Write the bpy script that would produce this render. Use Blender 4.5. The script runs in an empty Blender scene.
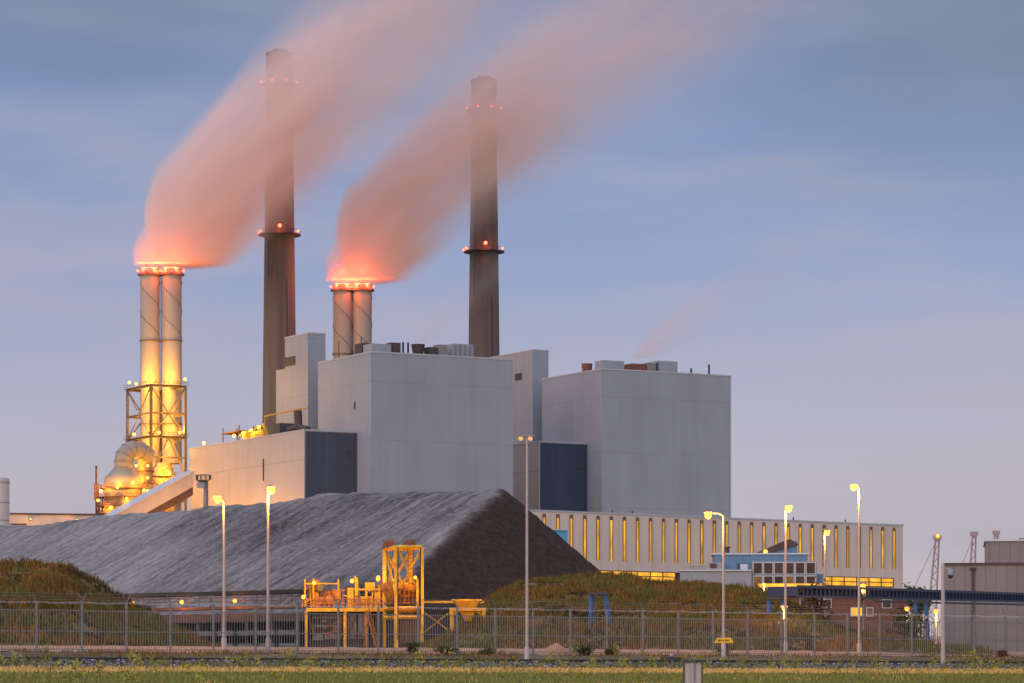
import bpy, bmesh, math, random
from mathutils import Vector, Matrix, noise as mnoise

rnd = random.Random(7)
R = math.radians
F = 3129.0            # focal length in pixels
HZ = 680.0            # horizon row in the picture
EYE = -1.6            # the camera looks up at the plant plateau from a low verge
PHI = R(33.5)         # direction of track and fence
YAW = 28.5            # plant grid
scene = bpy.context.scene

# ------------------------------------------------------------------ camera
cam_d = bpy.data.cameras.new('camera'); cam = bpy.data.objects.new('camera', cam_d)
scene.collection.objects.link(cam); scene.camera = cam
cam.location = (0, 0, EYE); cam.rotation_euler = (R(90), 0, 0)
cam_d.sensor_width = 36; cam_d.lens = 36 * F / 1024
cam_d.shift_y = (HZ - 341.5) / 1024
cam_d.clip_start = 0.5; cam_d.clip_end = 30000

# ------------------------------------------------------------------ colour helpers
def lin(c):
    c /= 255.0
    return c / 12.92 if c <= 0.04045 else ((c + 0.055) / 1.055) ** 2.4
def srgb(r, g, b): return (lin(r), lin(g), lin(b), 1)

# ------------------------------------------------------------------ world
SUN_EL, SUN_AZ = R(12), R(214)    # afterglow: low in the west, behind the photographer's left shoulder
world = bpy.data.worlds.new('World'); scene.world = world; world.use_nodes = True
wn = world.node_tree; wn.nodes.clear()
def N(t, kind, **kw):
    n = t.nodes.new(kind)
    for k, v in kw.items(): setattr(n, k, v)
    return n
def ramp(t, stops, interp='LINEAR'):
    n = t.nodes.new('ShaderNodeValToRGB'); e = n.color_ramp.elements; n.color_ramp.interpolation = interp
    while len(e) < len(stops): e.new(0.5)
    for i, (p, c) in enumerate(stops):
        e[i].position = p; e[i].color = c if len(c) == 4 else (*c, 1)
    return n
def math_n(t, op, a, b=None, c=None, clamp=False):
    n = t.nodes.new('ShaderNodeMath'); n.operation = op; n.use_clamp = clamp
    for i, v in enumerate((a, b, c)):
        if v is None: continue
        if isinstance(v, (int, float)): n.inputs[i].default_value = v
        else: t.links.new(v, n.inputs[i])
    return n.outputs[0]
def maprange(t, v, a, b, c, d, smooth=False):
    n = t.nodes.new('ShaderNodeMapRange'); n.interpolation_type = 'SMOOTHSTEP' if smooth else 'LINEAR'
    t.links.new(v, n.inputs[0])
    for i, x in enumerate((a, b, c, d)): n.inputs[i + 1].default_value = x
    return n.outputs[0]
def mixc(t, f, a, b, blend='MIX'):
    n = t.nodes.new('ShaderNodeMix'); n.data_type = 'RGBA'; n.blend_type = blend
    for i, v in ((0, f), (6, a), (7, b)):
        if isinstance(v, (int, float)): n.inputs[i].default_value = v
        elif isinstance(v, tuple): n.inputs[i].default_value = v if len(v) == 4 else (*v, 1)
        else: t.links.new(v, n.inputs[i])
    return n.outputs[2]

sky = N(wn, 'ShaderNodeTexSky', sky_type='NISHITA', sun_disc=False)
sky.sun_elevation = SUN_EL; sky.sun_rotation = SUN_AZ
sky.air_density = 1.0; sky.dust_density = 1.5
tc = N(wn, 'ShaderNodeTexCoord'); sep = N(wn, 'ShaderNodeSeparateXYZ')
wn.links.new(tc.outputs['Generated'], sep.inputs[0])
zz = sep.outputs['Z']
zr = maprange(wn, zz, 0.0, 0.5, 0, 1)
grad = ramp(wn, [(0.0, srgb(220, 202, 204)), (0.06, srgb(208, 199, 209)), (0.16, srgb(193, 188, 213)), (0.27, srgb(154, 168, 214)),
                 (0.36, srgb(135, 155, 205)), (0.43, srgb(122, 142, 190)), (0.6, srgb(122, 142, 178)), (1.0, srgb(116, 136, 172))])
wn.links.new(zr, grad.inputs[0])
# thin stratus: noise stretched along the horizon
mp = N(wn, 'ShaderNodeMapping'); mp.inputs['Scale'].default_value = (7, 7, 34); mp.inputs['Rotation'].default_value = (0, R(7), 0)
wn.links.new(tc.outputs['Generated'], mp.inputs[0])
nz = N(wn, 'ShaderNodeTexNoise'); nz.inputs['Scale'].default_value = 1.0; nz.inputs['Detail'].default_value = 5; nz.inputs['Roughness'].default_value = 0.5
wn.links.new(mp.outputs[0], nz.inputs[0])
cl = maprange(wn, nz.outputs[0], 0.40, 0.66, 0, 1, True)
mp2 = N(wn, 'ShaderNodeMapping'); mp2.inputs['Scale'].default_value = (3, 3, 7); mp2.inputs['Location'].default_value = (2.3, 0.4, 0.1)
wn.links.new(tc.outputs['Generated'], mp2.inputs[0])
nz2 = N(wn, 'ShaderNodeTexNoise'); nz2.inputs['Scale'].default_value = 1.6; nz2.inputs['Detail'].default_value = 3
wn.links.new(mp2.outputs[0], nz2.inputs[0])
gr = maprange(wn, nz2.outputs[0], 0.42, 0.66, 0, 1, True)
hi = maprange(wn, zz, 0.13, 0.22, 0, 1, True)
lo = maprange(wn, zz, 0.17, 0.03, 0, 1, True)
c1 = mixc(wn, math_n(wn, 'MULTIPLY', math_n(wn, 'MULTIPLY', cl, maprange(wn, zz, 0.22, 0.05, 0.55, 1.0)), 0.75), grad.outputs[0], srgb(190, 182, 202))
# grey veil high on the east side
eastg = maprange(wn, sep.outputs['X'], 0.02, 0.16, 0, 1, True)
veil = math_n(wn, 'MULTIPLY', hi, math_n(wn, 'ADD', math_n(wn, 'MULTIPLY', eastg, 0.55), math_n(wn, 'MULTIPLY', gr, 0.5)), clamp=True)
c2 = mixc(wn, veil, c1, srgb(112, 128, 156))
nishi = mixc(wn, 1.0, sky.outputs[0], (0.085, 0.085, 0.085), 'MULTIPLY')
# the western half of the sky still glows
c3 = mixc(wn, 0.22, c2, nishi)
dotn = N(wn, 'ShaderNodeVectorMath', operation='DOT_PRODUCT')
wn.links.new(tc.outputs['Generated'], dotn.inputs[0]); dotn.inputs[1].default_value = (-0.35, -0.93, 0.12)
west = maprange(wn, dotn.outputs['Value'], -0.3, 0.9, 0.0, 1.0, True)
boost = mixc(wn, west, (1, 1, 1), (2.9, 2.55, 2.2))
c4 = mixc(wn, 1.0, c3, boost, 'MULTIPLY')
# overcast overhead: the zenith is brighter than the band above the horizon
zen = maprange(wn, zz, 0.3, 0.85, 1.0, 3.0, True)
zv = N(wn, 'ShaderNodeCombineXYZ')
for i_ in range(3): wn.links.new(zen, zv.inputs[i_])
c4 = mixc(wn, 1.0, c4, zv.outputs[0], 'MULTIPLY')
bg = N(wn, 'ShaderNodeBackground'); bg.inputs[1].default_value = 0.95
wn.links.new(c4, bg.inputs[0])
wo = N(wn, 'ShaderNodeOutputWorld'); wn.links.new(bg.outputs[0], wo.inputs[0])

sun_d = bpy.data.lights.new('sun', 'SUN'); sun_d.energy = 0.5; sun_d.angle = R(30); sun_d.color = (1, 0.56, 0.34)
sun = bpy.data.objects.new('sun', sun_d); scene.collection.objects.link(sun)
sd = Vector((math.sin(SUN_AZ) * math.cos(SUN_EL), math.cos(SUN_AZ) * math.cos(SUN_EL), math.sin(SUN_EL)))
sun.rotation_euler = sd.to_track_quat('Z', 'Y').to_euler()

scene.view_settings.view_transform = 'Standard'; scene.view_settings.look = 'None'
scene.view_settings.exposure = 0.0; scene.view_settings.gamma = 1.0; scene.view_settings.use_curve_mapping = False
cy = scene.cycles
cy.use_denoising = True
try: cy.denoiser = 'OPENIMAGEDENOISE'
except Exception: pass
cy.max_bounces = 8; cy.diffuse_bounces = 2; cy.glossy_bounces = 2; cy.volume_bounces = 6; cy.transparent_max_bounces = 12
cy.sample_clamp_indirect = 3.0; cy.sample_clamp_direct = 0
cy.volume_step_rate = 1.0; cy.volume_max_steps = 96
cy.use_light_tree = True

# ------------------------------------------------------------------ geometry helpers
def P(px, D): return Vector(((px - 512) / F * D, D, 0))
def Zp(py, D): return EYE + (HZ - py) / F * D
def P3(px, py, D): v = P(px, D); v.z = Zp(py, D); return v
def rot2(x, y, a): return (x * math.cos(a) - y * math.sin(a), x * math.sin(a) + y * math.cos(a))
def solve_len(c, d, px):
    a = (px - 512) / F
    return (a * c.y - c.x) / (d[0] - a * d[1])

class MB:
    def __init__(s): s.v = []; s.f = []; s.mi = []; s.cur = 0
    def _add(s, vs, fs):
        o = len(s.v); s.v += [tuple(v) for v in vs]
        for f in fs: s.f.append(tuple(i + o for i in f)); s.mi.append(s.cur)
        return s
    def box(s, x0, x1, y0, y1, z0, z1):
        v = [(x0, y0, z0), (x1, y0, z0), (x1, y1, z0), (x0, y1, z0), (x0, y0, z1), (x1, y0, z1), (x1, y1, z1), (x0, y1, z1)]
        return s._add(v, [(0, 3, 2, 1), (4, 5, 6, 7), (0, 1, 5, 4), (1, 2, 6, 5), (2, 3, 7, 6), (3, 0, 4, 7)])
    def prism(s, poly, z0, z1):
        n = len(poly); v = [(x, y, z0) for x, y in poly] + [(x, y, z1) for x, y in poly]
        return s._add(v, [tuple(range(n))[::-1], tuple(range(n, 2 * n))] + [(i, (i + 1) % n, n + (i + 1) % n, n + i) for i in range(n)])
    def xprism(s, poly, y0, y1):      # outline in x, z pushed along y
        n = len(poly); v = [(x, y0, z) for x, z in poly] + [(x, y1, z) for x, z in poly]
        return s._add(v, [tuple(range(n)), tuple(range(n, 2 * n))[::-1]] + [(i, n + i, n + (i + 1) % n, (i + 1) % n) for i in range(n)])
    def tube(s, pts, r, n=6, cap=True):
        pts = [Vector(p) for p in pts]; rs = r if isinstance(r, (list, tuple)) else [r] * len(pts)
        vs, fs = [], []
        t0 = (pts[1] - pts[0]).normalized()
        up = Vector((0, 0, 1)) if abs(t0.z) < 0.9 else Vector((1, 0, 0))
        side = t0.cross(up).normalized()
        for i, p in enumerate(pts):
            t = (pts[min(i + 1, len(pts) - 1)] - pts[max(i - 1, 0)]).normalized()
            side = (side - t * side.dot(t)).normalized(); u2 = t.cross(side)
            for k in range(n):
                a = 2 * math.pi * k / n
                vs.append(p + (side * math.cos(a) + u2 * math.sin(a)) * rs[i])
        for i in range(len(pts) - 1):
            for k in range(n):
                a, b = i * n + k, i * n + (k + 1) % n
                fs.append((a, b, b + n, a + n))
        if cap: fs.append(tuple(range(n))[::-1]); fs.append(tuple(range((len(pts) - 1) * n, len(pts) * n)))
        return s._add(vs, fs)
    def bar(s, p, q, w): return s.tube([p, q], w * 0.7, 4)
    def lathe(s, prof, c=(0, 0), n=32, cap=True):
        vs, fs = [], []
        for r, z in prof:
            for k in range(n):
                a = 2 * math.pi * k / n
                vs.append((c[0] + r * math.cos(a), c[1] + r * math.sin(a), z))
        for i in range(len(prof) - 1):
            for k in range(n):
                a, b = i * n + k, i * n + (k + 1) % n
                fs.append((a, b, b + n, a + n))
        if cap: fs.append(tuple(range(n))[::-1]); fs.append(tuple(range((len(prof) - 1) * n, len(prof) * n)))
        return s._add(vs, fs)
    def ball(s, c, r, n=10, m=6):
        prof = [(max(r * math.sin(math.pi * i / m), 1e-4), c[2] - r * math.cos(math.pi * i / m)) for i in range(m + 1)]
        return s.lathe(prof, (c[0], c[1]), n, False)
    def tri(s, a, b, c): return s._add([a, b, c], [(0, 1, 2)])
    def quad(s, a, b, c, d): return s._add([a, b, c, d], [(0, 1, 2, 3)])
    def ring(s, r0, r1, z0, z1, c=(0, 0), n=32):
        return s.lathe([(r0, z0), (r1, z0), (r1, z1), (r0, z1), (r0, z0)], c, n, False)
    def build(s, name, mat, parent=None, smooth=False, loc=None):
        me = bpy.data.meshes.new(name); me.from_pydata(s.v, [], s.f)
        for m in (mat if isinstance(mat, (list, tuple)) else [mat]): me.materials.append(m)
        if any(s.mi): me.polygons.foreach_set('material_index', s.mi)
        me.update()
        bm = bmesh.new(); bm.from_mesh(me); bmesh.ops.recalc_face_normals(bm, faces=bm.faces); bm.to_mesh(me); bm.free()
        if smooth:
            me.polygons.foreach_set('use_smooth', [True] * len(me.polygons))
            if smooth != 'all':
                try: me.set_sharp_from_angle(angle=R(40))
                except Exception: pass
        o = bpy.data.objects.new(name, me); scene.collection.objects.link(o)
        if parent: o.parent = parent
        if loc is not None: o.location = loc
        return o

def tag(o, label=None, cat=None, group=None, kind=None):
    if label: o['label'] = label
    if cat: o['category'] = cat
    if group: o['group'] = group
    if kind: o['kind'] = kind
    return o
def thing(name, label, cat, loc=(0, 0, 0), rz=0.0, group=None):
    o = bpy.data.objects.new(name, None); scene.collection.objects.link(o); o.empty_display_size = 1
    o.location = loc; o.rotation_euler = (0, 0, R(rz)); return tag(o, label, cat, group)
def copy_tree(o, parent=None, loc=None, label=None, rz=None):
    c = o.copy(); scene.collection.objects.link(c)
    if parent: c.parent = parent
    if loc is not None: c.location = loc
    if label: c['label'] = label
    if rz is not None: c.rotation_euler = (0, 0, R(rz))
    for ch in list(o.children): copy_tree(ch, c)
    return c
LIGHTS = {}
def point(parent, loc, power, color, r=0.3, name='glow'):
    key = (power, color, r)
    if key not in LIGHTS:
        d = bpy.data.lights.new(name, 'POINT'); d.energy = power; d.color = color; d.shadow_soft_size = r; LIGHTS[key] = d
    o = bpy.data.objects.new(name, LIGHTS[key]); scene.collection.objects.link(o); o.location = loc; o.parent = parent
    return o
SODIUM = (1.0, 0.42, 0.07); GOLD = (1.0, 0.42, 0.006); REDL = (1.0, 0.13, 0.05)

# ------------------------------------------------------------------ materials
def mat(name, col, rough=0.7, var=0.15, scale=0.5, bump=0.0, bscale=8, metal=0.0, col2=None, stretch=(1, 1, 1), spec=0.4, detail=6):
    m = bpy.data.materials.new(name); m.use_nodes = True; t = m.node_tree
    b = t.nodes['Principled BSDF']
    tcn = N(t, 'ShaderNodeTexCoord'); mpn = N(t, 'ShaderNodeMapping'); mpn.inputs['Scale'].default_value = stretch
    t.links.new(tcn.outputs['Object'], mpn.inputs[0])
    nn = N(t, 'ShaderNodeTexNoise'); nn.inputs['Scale'].default_value = scale; nn.inputs['Detail'].default_value = detail; nn.inputs['Roughness'].default_value = 0.6
    t.links.new(mpn.outputs[0], nn.inputs[0])
    c2 = col2 if col2 else tuple(x * (1 - var) for x in col[:3])
    c1 = col[:3] if col2 else tuple(min(1, x * (1 + var)) for x in col[:3])
    f = maprange(t, nn.outputs[0], 0.3, 0.7, 0, 1)
    t.links.new(mixc(t, f, tuple(c1), tuple(c2)), b.inputs['Base Color'])
    b.inputs['Roughness'].default_value = rough; b.inputs['Metallic'].default_value = metal; b.inputs['Specular IOR Level'].default_value = spec
    if bump:
        n2 = N(t, 'ShaderNodeTexNoise'); n2.inputs['Scale'].default_value = bscale; n2.inputs['Detail'].default_value = 6
        t.links.new(tcn.outputs['Object'], n2.inputs[0])
        bp = N(t, 'ShaderNodeBump'); bp.inputs['Strength'].default_value = bump; bp.inputs['Distance'].default_value = 0.3
        t.links.new(n2.outputs[0], bp.inputs['Height']); t.links.new(bp.outputs[0], b.inputs['Normal'])
    return m
def emit(name, col, strength, var=0.0, scale=0.3):
    m = bpy.data.materials.new(name); m.use_nodes = True; t = m.node_tree; b = t.nodes['Principled BSDF']
    b.inputs['Base Color'].default_value = (0.05, 0.035, 0.02, 1)
    b.inputs['Emission Color'].default_value = (*col, 1); b.inputs['Emission Strength'].default_value = strength
    if var:
        tcn = N(t, 'ShaderNodeTexCoord'); nn = N(t, 'ShaderNodeTexNoise'); nn.inputs['Scale'].default_value = scale; nn.inputs['Detail'].default_value = 4
        t.links.new(tcn.outputs['Object'], nn.inputs[0])
        oi = N(t, 'ShaderNodeObjectInfo')
        each = maprange(t, oi.outputs['Random'], 0, 1, 0.62, 1.25)
        t.links.new(math_n(t, 'MULTIPLY', each, maprange(t, nn.outputs[0], 0.3, 0.7, strength * (1 - var), strength * (1 + var))), b.inputs['Emission Strength'])
    return m
def clad(name, col, dx=1.1, dz=11.0, seam=0.12, joint=0.18, panel=0.05, rough=0.5, streak=0.05, base_dirt=0.0):
    """Profiled metal cladding: vertical seams every dx, lapped joints every dz, small panel-to-panel tone steps, rain streaks."""
    m = bpy.data.materials.new(name); m.use_nodes = True; t = m.node_tree; b = t.nodes['Principled BSDF']
    tcn = N(t, 'ShaderNodeTexCoord'); s = N(t, 'ShaderNodeSeparateXYZ'); t.links.new(tcn.outputs['Object'], s.inputs[0])
    h = math_n(t, 'ADD', s.outputs['X'], s.outputs['Y'])
    hu = math_n(t, 'DIVIDE', h, dx); zu = math_n(t, 'DIVIDE', s.outputs['Z'], dz)
    fh = math_n(t, 'FRACT', hu); fz = math_n(t, 'FRACT', zu)
    sm = math_n(t, 'LESS_THAN', fh, 0.14); jm = math_n(t, 'LESS_THAN', fz, 0.022)
    cmb = N(t, 'ShaderNodeCombineXYZ'); t.links.new(math_n(t, 'FLOOR', hu), cmb.inputs[0]); t.links.new(math_n(t, 'FLOOR', zu), cmb.inputs[1])
    w = N(t, 'ShaderNodeTexWhiteNoise', noise_dimensions='2D'); t.links.new(cmb.outputs[0], w.inputs[0])
    mpn = N(t, 'ShaderNodeMapping'); mpn.inputs['Scale'].default_value = (0.5, 0.5, 0.03); t.links.new(tcn.outputs['Object'], mpn.inputs[0])
    nn = N(t, 'ShaderNodeTexNoise'); nn.inputs['Scale'].default_value = 1.0; nn.inputs['Detail'].default_value = 5; t.links.new(mpn.outputs[0], nn.inputs[0])
    n3 = N(t, 'ShaderNodeTexNoise'); n3.inputs['Scale'].default_value = 0.06; n3.inputs['Detail'].default_value = 3; t.links.new(tcn.outputs['Object'], n3.inputs[0])
    v = math_n(t, 'ADD', maprange(t, w.outputs[0], 0, 1, 1 - panel, 1 + panel), maprange(t, nn.outputs[0], 0.3, 0.7, -streak, streak))
    v = math_n(t, 'ADD', v, maprange(t, n3.outputs[0], 0.3, 0.7, -0.07, 0.07))
    v = math_n(t, 'MULTIPLY', v, math_n(t, 'SUBTRACT', 1, math_n(t, 'MULTIPLY', sm, seam)))
    v = math_n(t, 'MULTIPLY', v, math_n(t, 'SUBTRACT', 1, math_n(t, 'MULTIPLY', jm, joint)))
    vc = N(t, 'ShaderNodeCombineXYZ')
    for i in range(3): t.links.new(v, vc.inputs[i])
    t.links.new(mixc(t, 1.0, tuple(col[:3]), vc.outputs[0], 'MULTIPLY'), b.inputs['Base Color'])
    b.inputs['Roughness'].default_value = rough; b.inputs['Specular IOR Level'].default_value = 0.3
    bp = N(t, 'ShaderNodeBump'); bp.inputs['Strength'].default_value = 0.10; bp.inputs['Distance'].default_value = 0.06; bp.invert = True
    t.links.new(math_n(t, 'MAXIMUM', sm, jm), bp.inputs['Height']); t.links.new(bp.outputs[0], b.inputs['Normal'])
    return m

M = {}
M['boiler'] = clad('grey_cladding', (0.278, 0.302, 0.338), 1.35, 15.5, 0.045, 0.09, 0.02, streak=0.035)
M['annex'] = clad('pale_cladding', (0.43, 0.375, 0.34), 1.8, 14.2, 0.05, 0.22, 0.02)
M['navy'] = clad('navy_cladding', (0.058, 0.066, 0.095), 1.2, 14, 0.25, 0.06, 0.06)
M['blue_dark'] = clad('blue_cladding', (0.040, 0.056, 0.088), 1.2, 14, 0.25, 0.06, 0.06)
M['hall'] = clad('hall_cladding', (0.62, 0.50, 0.435), 4.9, 60, 0.05, 0.03, 0.015, streak=0.05)
M['rightclad'] = clad('taupe_cladding', (0.205, 0.175, 0.172), 1.3, 40, 0.18, 0.05, 0.05)
M['concrete'] = mat('weathered_concrete', (0.185, 0.16, 0.142), 0.9, 0.25, 0.3, 0.1, 1.5, stretch=(1, 1, 0.05), col2=(0.095, 0.080, 0.070))
M['flue'] = mat('flue_shell', (0.36, 0.305, 0.255), 0.6, 0.08, 0.2, stretch=(1, 1, 0.15))
M['trim'] = mat('metal_trim', (0.40, 0.42, 0.45), 0.5, 0.08)
M['coping'] = mat('metal_coping', (0.5, 0.53, 0.57), 0.45, 0.08)
M['steel'] = mat('galvanised_steel', (0.235, 0.222, 0.212), 0.5, 0.18, 3.0, metal=0.3)
M['pole'] = mat('lamp_pole_paint', (0.40, 0.33, 0.30), 0.45, 0.12, 1.0)
M['darksteel'] = mat('dark_steel', (0.05, 0.05, 0.055), 0.6, 0.3, 0.7)
M['lattice'] = mat('lattice_paint', (0.17, 0.13, 0.085), 0.6, 0.2, 0.5)
M['vessel'] = mat('vessel_cladding', (0.30, 0.25, 0.19), 0.45, 0.12, 0.5)
M['rust'] = mat('rusty_steel', (0.17, 0.07, 0.045), 0.85, 0.35, 0.8)
M['orange'] = mat('orange_paint', (0.50, 0.20, 0.035), 0.6, 0.3, 1.8, col2=(0.17, 0.055, 0.025))
M['yellow'] = mat('yellow_paint', (0.72, 0.43, 0.02), 0.5, 0.2, 1.6, col2=(0.36, 0.19, 0.025), bump=.2)
M['navyblue'] = mat('blue_bridge_paint', (0.014, 0.024, 0.075), 0.5, 0.3, 0.6)
M['trestle'] = mat('blue_trestle_paint', (0.05, 0.11, 0.25), 0.5, 0.25, 0.8)
M['lightblue'] = clad('light_blue_cladding', (0.115, 0.21, 0.31), 1.2, 30, 0.12, 0.05, 0.04)
M['offwhite'] = mat('offwhite_render', (0.29, 0.30, 0.325), 0.7, 0.1, 0.4)
M['glassdark'] = mat('dark_glazing', (0.07, 0.04, 0.032), 0.35, 0.4, 0.6, spec=0.25)
M['brick'] = mat('red_brick', (0.17, 0.075, 0.055), 0.9, 0.3, 1.5)
M['roofgrey'] = mat('roofing_felt', (0.16, 0.16, 0.17), 0.9, 0.2, 0.4)
M['black'] = mat('black_rubber', (0.02, 0.02, 0.022), 0.7, 0.3, 1.0)
M['barrier'] = mat('concrete_barrier', (0.13, 0.135, 0.15), 0.9, 0.3, 0.6)
M['tank'] = mat('tank_paint', (0.60, 0.53, 0.49), 0.5, 0.08, 0.1)
M['rail'] = mat('rail_steel', (0.035, 0.03, 0.028), 0.5, 0.3, 2.0)
M['sleeper'] = mat('sleeper_concrete', (0.13, 0.12, 0.11), 0.9, 0.25, 2.0)
M['ballast'] = mat('ballast_stone', (0.23, 0.20, 0.17), 0.95, 0.5, 2.6, 0.9, 9.0, col2=(0.04, 0.037, 0.032), detail=3)
M['stone_light'] = mat('pale_stone', (0.30, 0.28, 0.26), 0.9, 0.3, 2.0)
M['stone_dark'] = mat('dark_stone', (0.045, 0.042, 0.04), 0.9, 0.3, 2.0)
M['soil'] = mat('weedy_soil', (0.15, 0.115, 0.065), 0.95, 0.3, 0.5, 0.7, 3.0, col2=(0.06, 0.055, 0.028))
M['verge'] = mat('verge_soil', (0.40, 0.27, 0.10), 0.95, 0.3, 0.6, 0.6, 4.0, col2=(0.20, 0.16, 0.05))
M['road'] = mat('gravel_road', (0.50, 0.255, 0.135), 0.95, 0.2, 0.35, 0.4, 4.0, col2=(0.36, 0.185, 0.10))
M['moundsoil'] = mat('mound_soil', (0.22, 0.115, 0.03), 0.95, 0.4, 0.25, 0.8, 1.5, col2=(0.09, 0.07, 0.018))
M['straw'] = mat('dry_grass', (0.78, 0.46, 0.135), 0.9, 0.3, 0.8, col2=(0.58, 0.36, 0.10))
M['grass'] = mat('green_grass', (0.11, 0.14, 0.022), 0.9, 0.3, 0.8, col2=(0.23, 0.21, 0.04))
M['scrub'] = mat('mound_grass', (0.27, 0.115, 0.018), 0.9, 0.3, 0.42, col2=(0.065, 0.06, 0.011))
M['scrubgreen'] = mat('mound_green', (0.155, 0.125, 0.018), 0.9, 0.3, 0.5, col2=(0.08, 0.075, 0.012))
M['scrubdark'] = mat('mound_dark', (0.075, 0.045, 0.012), 0.9, 0.3, 0.5, col2=(0.04, 0.034, 0.01))
M['leaf'] = mat('shrub_leaf', (0.045, 0.055, 0.018), 0.8, 0.4, 0.7, col2=(0.09, 0.08, 0.025))
M['leafred'] = mat('russet_leaf', (0.17, 0.055, 0.02), 0.8, 0.4, 0.7, col2=(0.08, 0.05, 0.02))
M['weed'] = mat('yellow_weed', (0.40, 0.33, 0.03), 0.8, 0.3, 0.9, col2=(0.12, 0.13, 0.025))
M['bark'] = mat('bark', (0.06, 0.045, 0.035), 0.9, 0.3, 3.0)
M['farcrane'] = mat('crane_paint', (0.34, 0.25, 0.27), 0.6, 0.1, 0.2)
M['signyellow'] = mat('yellow_plate', (0.75, 0.42, 0.02), 0.4, 0.12, 1.0)
M['cabin'] = mat('cabin_paint', (0.15, 0.105, 0.06), 0.7, 0.25, 1.0)
M['beige'] = mat('post_concrete', (0.42, 0.38, 0.30), 0.8, 0.15, 3.0)
M['skyblue'] = mat('sky_blue_sheet', (0.10, 0.33, 0.55), 0.5, 0.1, 0.5)
M['bronze'] = mat('bronze_frame', (0.17, 0.10, 0.05), 0.6, 0.3, 0.5)
M['fascia'] = mat('brown_fascia', (0.075, 0.045, 0.04), 0.7, 0.25, 0.6)
M['red_lamp'] = emit('red_beacon', (1.0, 0.08, 0.035), 9)
M['red_lamp_dim'] = emit('dim_red_beacon', (1.0, 0.07, 0.03), 6)
M['sodium'] = emit('sodium_lamp', (1.0, 0.32, 0.03), 3.2)
M['goldlamp'] = emit('gold_floodlight', (1.0, 0.52, 0.06), 6)
M['lampdim'] = emit('warm_dim_lamp', (1.0, 0.55, 0.2), 0.9)
M['winlit'] = emit('lit_window', (1.0, 0.46, 0.025), 1.35, 0.5, 0.35)
M['slotlit'] = emit('lit_slot_window', (1.0, 0.48, 0.035), 1.25, 0.5, 0.25)
M['windim'] = emit('dimly_lit_window', (1.0, 0.40, 0.06), 0.12, 0.7, 0.8)

# ------------------------------------------------------------------ ground
TX, TY = math.cos(PHI), math.sin(PHI)
def track(s, q):          # along the track, distance from the camera across it
    return (TX * s - TY * q, TY * s + TX * q)
def q_depth(px, q):       # depth of the line q at a pixel column
    a = (px - 512) / F
    return q / (math.cos(PHI) - a * math.sin(PHI))
def q_at(px, q): return P(px, q_depth(px, q))
QZ = [(-8000, -3.4), (-60, -3.4), (0, -3.2), (60, -2.35), (100, -1.72), (128, -1.3), (144, -1.02), (147.5, -1.0), (150.2, -0.62), (155.6, -0.60), (157.2, -0.62), (160, -0.42), (166, -0.06),
      (171, 0.0), (174.5, 0.05), (179, 0.42), (186, 0.52), (200, 0.55), (9000, 0.55)]
def gz(q):
    for (a, za), (b, zb) in zip(QZ, QZ[1:]):
        if q <= b: return za + (zb - za) * max(0, (q - a)) / (b - a)
    return QZ[-1][1]
def gzxy(x, y): return gz(-TY * x + TX * y)
def strip(name, q0, q1, dz, m, s0=-400, s1=500, ds=2.0, dq=1.0, amp=0.0, kind='structure'):
    mb = MB(); qs = []; q = q0
    while q < q1 - 1e-6: qs.append(q); q += dq
    qs.append(q1); ns = int((s1 - s0) / ds) + 1
    vs, fs = [], []
    for q in qs:
        for i in range(ns):
            s = s0 + i * ds; x, y = track(s, q)
            n = mnoise.noise((s * 0.45, q * 0.8, 3)) * amp if amp else 0
            vs.append((x, y, gz(q) + dz + n))
    for j in range(len(qs) - 1):
        for i in range(ns - 1): fs.append((j * ns + i, j * ns + i + 1, (j + 1) * ns + i + 1, (j + 1) * ns + i))
    mb._add(vs, fs); o = mb.build(name, m, smooth='all'); tag(o, kind=kind); return o
gm = MB(); ss = [-9000, -400, -150, 0, 150, 400, 9000]; vs = []; fs = []
for q, z in QZ:
    for s in ss: x, y = track(s, q); vs.append((x, y, z))
for j in range(len(QZ) - 1):
    for i in range(len(ss) - 1): a = j * len(ss) + i; fs.append((a, a + 1, a + 1 + len(ss), a + len(ss)))
gm._add(vs, fs); tag(gm.build('ground', M['verge']), kind='structure')
strip('soil_strip', 158.6, 171.5, 0.05, M['soil'], 20, 220, 0.8, 0.7, 0.10)
strip('ballast_bed', 146.8, 158.5, 0.03, M['ballast'], 20, 220, 0.5, 0.4, 0.035)
strip('service_road', 172.5, 192, 0.10, M['road'], -120, 260, 1.5, 1.0, 0.12)

# ------------------------------------------------------------------ grass
def blades(mb, x, y, z, h, w, lean):
    a = rnd.uniform(0, 6.283); dx, dy = math.cos(a) * w, math.sin(a) * w
    lx, ly = rnd.uniform(-lean, lean), rnd.uniform(-lean, lean)
    mb.tri((x - dx, y - dy, z - 0.03), (x + dx, y + dy, z - 0.03), (x + lx, y + ly, z + h))
dry, green, weeds = MB(), MB(), MB()
for i in range(64000):
    q = rnd.uniform(90, 148.5); s = rnd.uniform(-8, 122) if False else rnd.uniform(20, 150)
    s = rnd.uniform(0, 1) * (q * 0.36 + 34) + (q * 0.44 - 10) ; x, y = track(s, q)
    px = 512 + F * x / y
    if px < -60 or px > 1090: continue
    n = mnoise.noise((s * 0.05, q * 0.35, 1.7)) + 0.5 * mnoise.noise((s * 0.3, q * 0.5, 9))
    band = min(max((131.5 - q) / 5.0, 0), 1)
    isg = (n * 1.5 + band * 1.5 - 0.58) > rnd.uniform(-0.35, 0.35)
    h = rnd.uniform(0.06, 0.20)
    blades(green if isg else dry, x, y, gz(q), h, rnd.uniform(0.015, 0.05), 0.12)
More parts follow.
